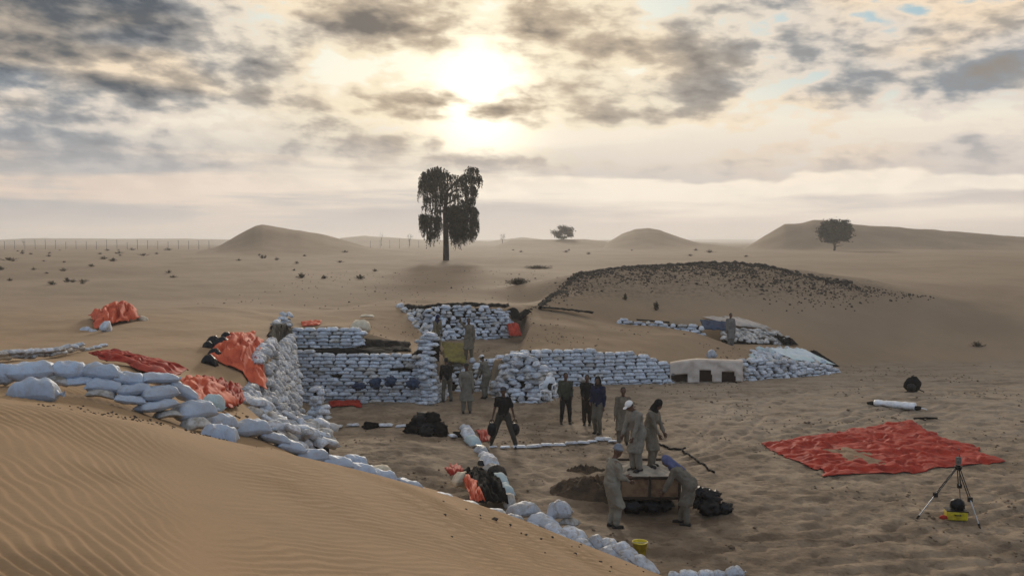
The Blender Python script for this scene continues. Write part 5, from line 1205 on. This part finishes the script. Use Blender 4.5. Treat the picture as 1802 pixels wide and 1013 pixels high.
shrub(1720, 612, 48, .9, .35, 'faint dry shrub on the sand slope at the far right', seed=11)
r = random.Random(12); proto = None; places = []
for i in range(54):
    if i < 34: px = (r.gauss(130, 90) if i % 3 else r.uniform(-10, 430)); py = 441+r.random()**2*38
    elif i < 44: px = r.uniform(440, 900); py = 446+r.random()*20
    else: px = r.uniform(900, 1320); py = r.uniform(434, 452)
    places.append((px, py))
protos = []
for i, (px, py) in enumerate(places):
    d = min(1.95*FPX/(py-425), 190); p = P(px, py, d); z = gz_at(p.x, p.y)
    if len(protos) < 4:
        o = shrub(px, py, d, .9, .34, 'small dark desert shrub far off on the open plain', 'shrub', 'small shrubs dotted over the far plain', 50+i, 36); protos.append(o)
    else:
        o = protos[i % 4].copy(); COL.objects.link(o); o.location = (p.x, p.y, z)
        k = r.uniform(.4, 1.2)*min(1.6, d/110+.3); o.scale = (k*r.uniform(1, 2.0), k, k); o.rotation_euler = (0, 0, r.uniform(0, 6))

# ---------------------------------------------------------------- trees
def leafcards(bm, c, s, r_, up=0.0):
    a = Vector((r_.gauss(0, 1), r_.gauss(0, 1), r_.gauss(0, 1)-up)).normalized()*s; b = Vector((r_.gauss(0, 1), r_.gauss(0, 1), r_.gauss(0, 1))).normalized()*s*.6
    bm.faces.new([bm.verts.new(c-a*.5), bm.verts.new(c+b*.5), bm.verts.new(c+a*.5), bm.verts.new(c-b*.5)])
td = 95.0; tb = P(785, 457.5, td); tb.z = gz_at(tb.x, tb.y)-.05
tree = empty('ghaf_tree', tb, 'tall dark ghaf tree with drooping clumps standing alone on the plain', 'tree')
def TP(px, py, dy=0): 
    p = P(px, py, td); return Vector((p.x-tb.x, dy, p.z-tb.z))
r = random.Random(21)
def limb_path(bm, pts, r0, r1, n=8):
    for i in range(len(pts)-1):
        k0, k1 = i/(len(pts)-1), (i+1)/(len(pts)-1); tube(bm, pts[i], pts[i+1], r0+(r1-r0)*k0, r0+(r1-r0)*k1, n)
bm = bmesh.new(); limb_path(bm, [TP(785, 460), TP(785, 430), TP(784, 400), TP(783, 375, .1), TP(785, 350, .1), TP(787, 335)], .34, .16, 12)
link('trunk', bm_mesh(bm, 'trunk', True), M_BARK, tree)
LIMBS = [[(785, 350), (778, 330), (770, 312), (765, 302)], [(787, 337), (800, 322), (815, 308), (830, 300)], [(783, 372), (770, 372), (756, 378)], [(785, 390), (800, 382), (815, 368), (828, 358)], [(785, 405), (800, 392), (818, 388), (830, 385)], [(786, 345), (800, 335), (815, 332)], [(784, 360), (800, 352), (806, 345)]]
for i, L_ in enumerate(LIMBS):
    bm = bmesh.new(); limb_path(bm, [TP(px, py, (j*.35)*(1 if i % 2 else -1)) for j, (px, py) in enumerate(L_)], .13, .04, 6); link('limb', bm_mesh(bm, 'limb', True), M_BARK, tree)
# clumps: centre px,py, radius x,y px, number of hanging strands, strand length px
CL = [(768, 312, 26, 17, 150, 34), (748, 330, 11, 14, 60, 34), (752, 318, 15, 16, 70, 30), (772, 330, 14, 16, 60, 30), (830, 302, 13, 8, 60, 16), (842, 318, 9, 9, 40, 16), (822, 318, 16, 12, 80, 24), (808, 328, 14, 12, 50, 26), (828, 340, 14, 13, 80, 26), (800, 315, 12, 7, 30, 14),
      (792, 348, 10, 10, 30, 16), (756, 388, 17, 10, 90, 46), (744, 384, 9, 8, 40, 34), (770, 388, 9, 8, 40, 40), (760, 412, 8, 6, 30, 18), (800, 374, 15, 14, 150, 60), (812, 390, 14, 20, 130, 44), (802, 402, 13, 20, 120, 34), (830, 374, 13, 10, 90, 34), (834, 394, 9, 12, 60, 24), (824, 410, 13, 10, 60, 22), (833, 412, 8, 8, 40, 16), (778, 352, 7, 14, 34, 26), (766, 348, 8, 10, 34, 34), (752, 352, 8, 6, 26, 26), (829, 354, 10, 6, 40, 22), (816, 358, 10, 7, 34, 18), (748, 366, 7, 5, 14, 16), (806, 348, 9, 6, 24, 16), (790, 328, 9, 8, 20, 20), (768, 372, 12, 6, 26, 22), (818, 364, 12, 6, 30, 20)]
pxm = td/FPX
for ci, (cx_, cy_, rx_, ry_, ns, sl_) in enumerate(CL):
    bm = bmesh.new()
    for s_i in range(int(ns*1.25)):
        a = r.uniform(0, 6.28); rr_ = math.sqrt(r.random()); x = math.cos(a)*rr_*rx_; dy_ = math.sin(a)*rr_*rx_*pxm*1.2; top_y = cy_-ry_*math.sqrt(max(0, 1-(x/rx_)**2))*r.uniform(.3, 1)
        L_ = sl_*r.uniform(.25, 1.15)*(1-.65*((x+rx_*.2*math.sin(ci))/rx_/1.15)**2)+ry_*.4; n = max(3, int(L_/2.1)); sw = r.uniform(-.12, .12)
        for j in range(n):
            t = j/n; c = TP(cx_+x+sw*L_*t+r.uniform(-1.0, 1.0), top_y+L_*t, dy_+r.uniform(-.12, .12)); leafcards(bm, c, .30*r.uniform(.6, 1.2)*(1-.35*t), r, 1.2)
        if s_i % 3 == 0: tube(bm, TP(cx_+x, top_y, dy_), TP(cx_+x+sw*L_, top_y+L_*.9, dy_), .012, .006, 3)
    link('foliage_clump', bm_mesh(bm, 'foliage_clump'), M_LEAF, tree)
def round_tree(px, py_base, py_top, wpx, d, label, name='acacia_tree', seed=0, dens=2600, trunk=.30, lop=0.0, group=None):
    b = P(px, py_base, d); b.z = gz_at(b.x, b.y)-.05; root = empty(name, b, label, 'tree', group); r_ = random.Random(seed); k = d/FPX
    H_ = P(px, py_top, d).z-b.z; Wd = wpx*k; ch_ = H_*(1-trunk)
    bm = bmesh.new(); limb_path(bm, [Vector((0, 0, 0)), Vector((Wd*.02, 0, H_*trunk*.6)), Vector((0, 0, H_*trunk*1.2))], Wd*.035+.04, Wd*.028)
    for _ in range(7):
        a = r_.uniform(0, 6.28); tube(bm, (0, 0, H_*trunk*r_.uniform(.7, 1.2)), (math.cos(a)*Wd*.3, math.sin(a)*Wd*.3, H_*(trunk+.35*r_.random())), Wd*.014+.01, .01, 5)
    link('trunk', bm_mesh(bm, 'trunk', True), M_BARK, root)
    bm = bmesh.new(); cl = [(Vector((r_.gauss(0, 1), r_.gauss(0, 1), r_.gauss(0, .9))).normalized()*r_.uniform(.45, .86)) for _ in range(26)]
    for _ in range(dens):
        q = r_.choice(cl); v = q+Vector((r_.gauss(0, .16), r_.gauss(0, .16), r_.gauss(0, .14)))
        if v.z < -.72: v.z = -.72+r_.random()*.1
        c = Vector((v.x*Wd*.56, v.y*Wd*.56, H_*trunk+ch_*.48+v.z*ch_*.54+lop*v.x*H_)); leafcards(bm, c, Wd*.085*r_.uniform(.6, 1.4), r_)
    link('crown', bm_mesh(bm, 'crown'), M_LEAF, root); return root
round_tree(1468, 440, 385, 53, 182, 'round dark acacia on a short trunk in front of the long right dune', seed=1, dens=6500, trunk=.18)
round_tree(990, 423, 396, 33, 297, 'low hazy bush like tree on the rise between the dunes', seed=2, dens=3000, trunk=.02)
round_tree(884, 423, 408, 11, 330, 'small faint tree just right of the tall ghaf tree', seed=3, dens=300, trunk=.35)
round_tree(671, 421, 405, 8, 380, 'tiny far tree between the left dune and the ghaf tree', seed=4, dens=160, trunk=.4)
round_tree(721, 423, 410, 11, 380, 'small spreading far tree nearest the left of the ghaf tree', seed=5, dens=220, trunk=.4)
round_tree(41, 428, 418, 7, 420, 'tiny far tree at the left end of the fence line', seed=6, dens=160, trunk=.35)

# ---------------------------------------------------------------- far fences
def fence(px0, px1, d, step, hpx, label, pyb):
    root = empty('wire_fence', P(px0, pyb, d), label, 'fence'); r_ = random.Random(int(px0)); me_ = None; n = int((px1-px0)/step); tops = []
    for i in range(n+1):
        px = px0+step*i; p = P(px, pyb, d); p.z = gz_at(p.x, p.y)
        if me_ is None:
            bm = bmesh.new(); tube(bm, (0, 0, -.2), (0, 0, 1), .05, n=5); me_ = bm_mesh(bm, 'post'); me_.materials.append(M_GREYP)
        h = hpx*d/FPX*r_.uniform(.9, 1.25); o = bpy.data.objects.new('post', me_); COL.objects.link(o); o.parent = root; o.location = p-root.location; o.scale = (1, 1, h); tops.append((p-root.location, h))
    for f in (.35, .7, .92):
        bm = bmesh.new()
        for (a, ha), (b, hb) in zip(tops, tops[1:]): tube(bm, a+Vector((0, 0, ha*f)), b+Vector((0, 0, hb*f)), .006, n=3)
        link('wire', bm_mesh(bm, 'wire'), M_GREYP, root)
fence(-10, 372, 215, 18, 14, 'long line of thin fence posts across the far left plain', 441)
fence(652, 742, 260, 17, 14, 'short run of faint fence posts between the left dune and the tall tree', 436)
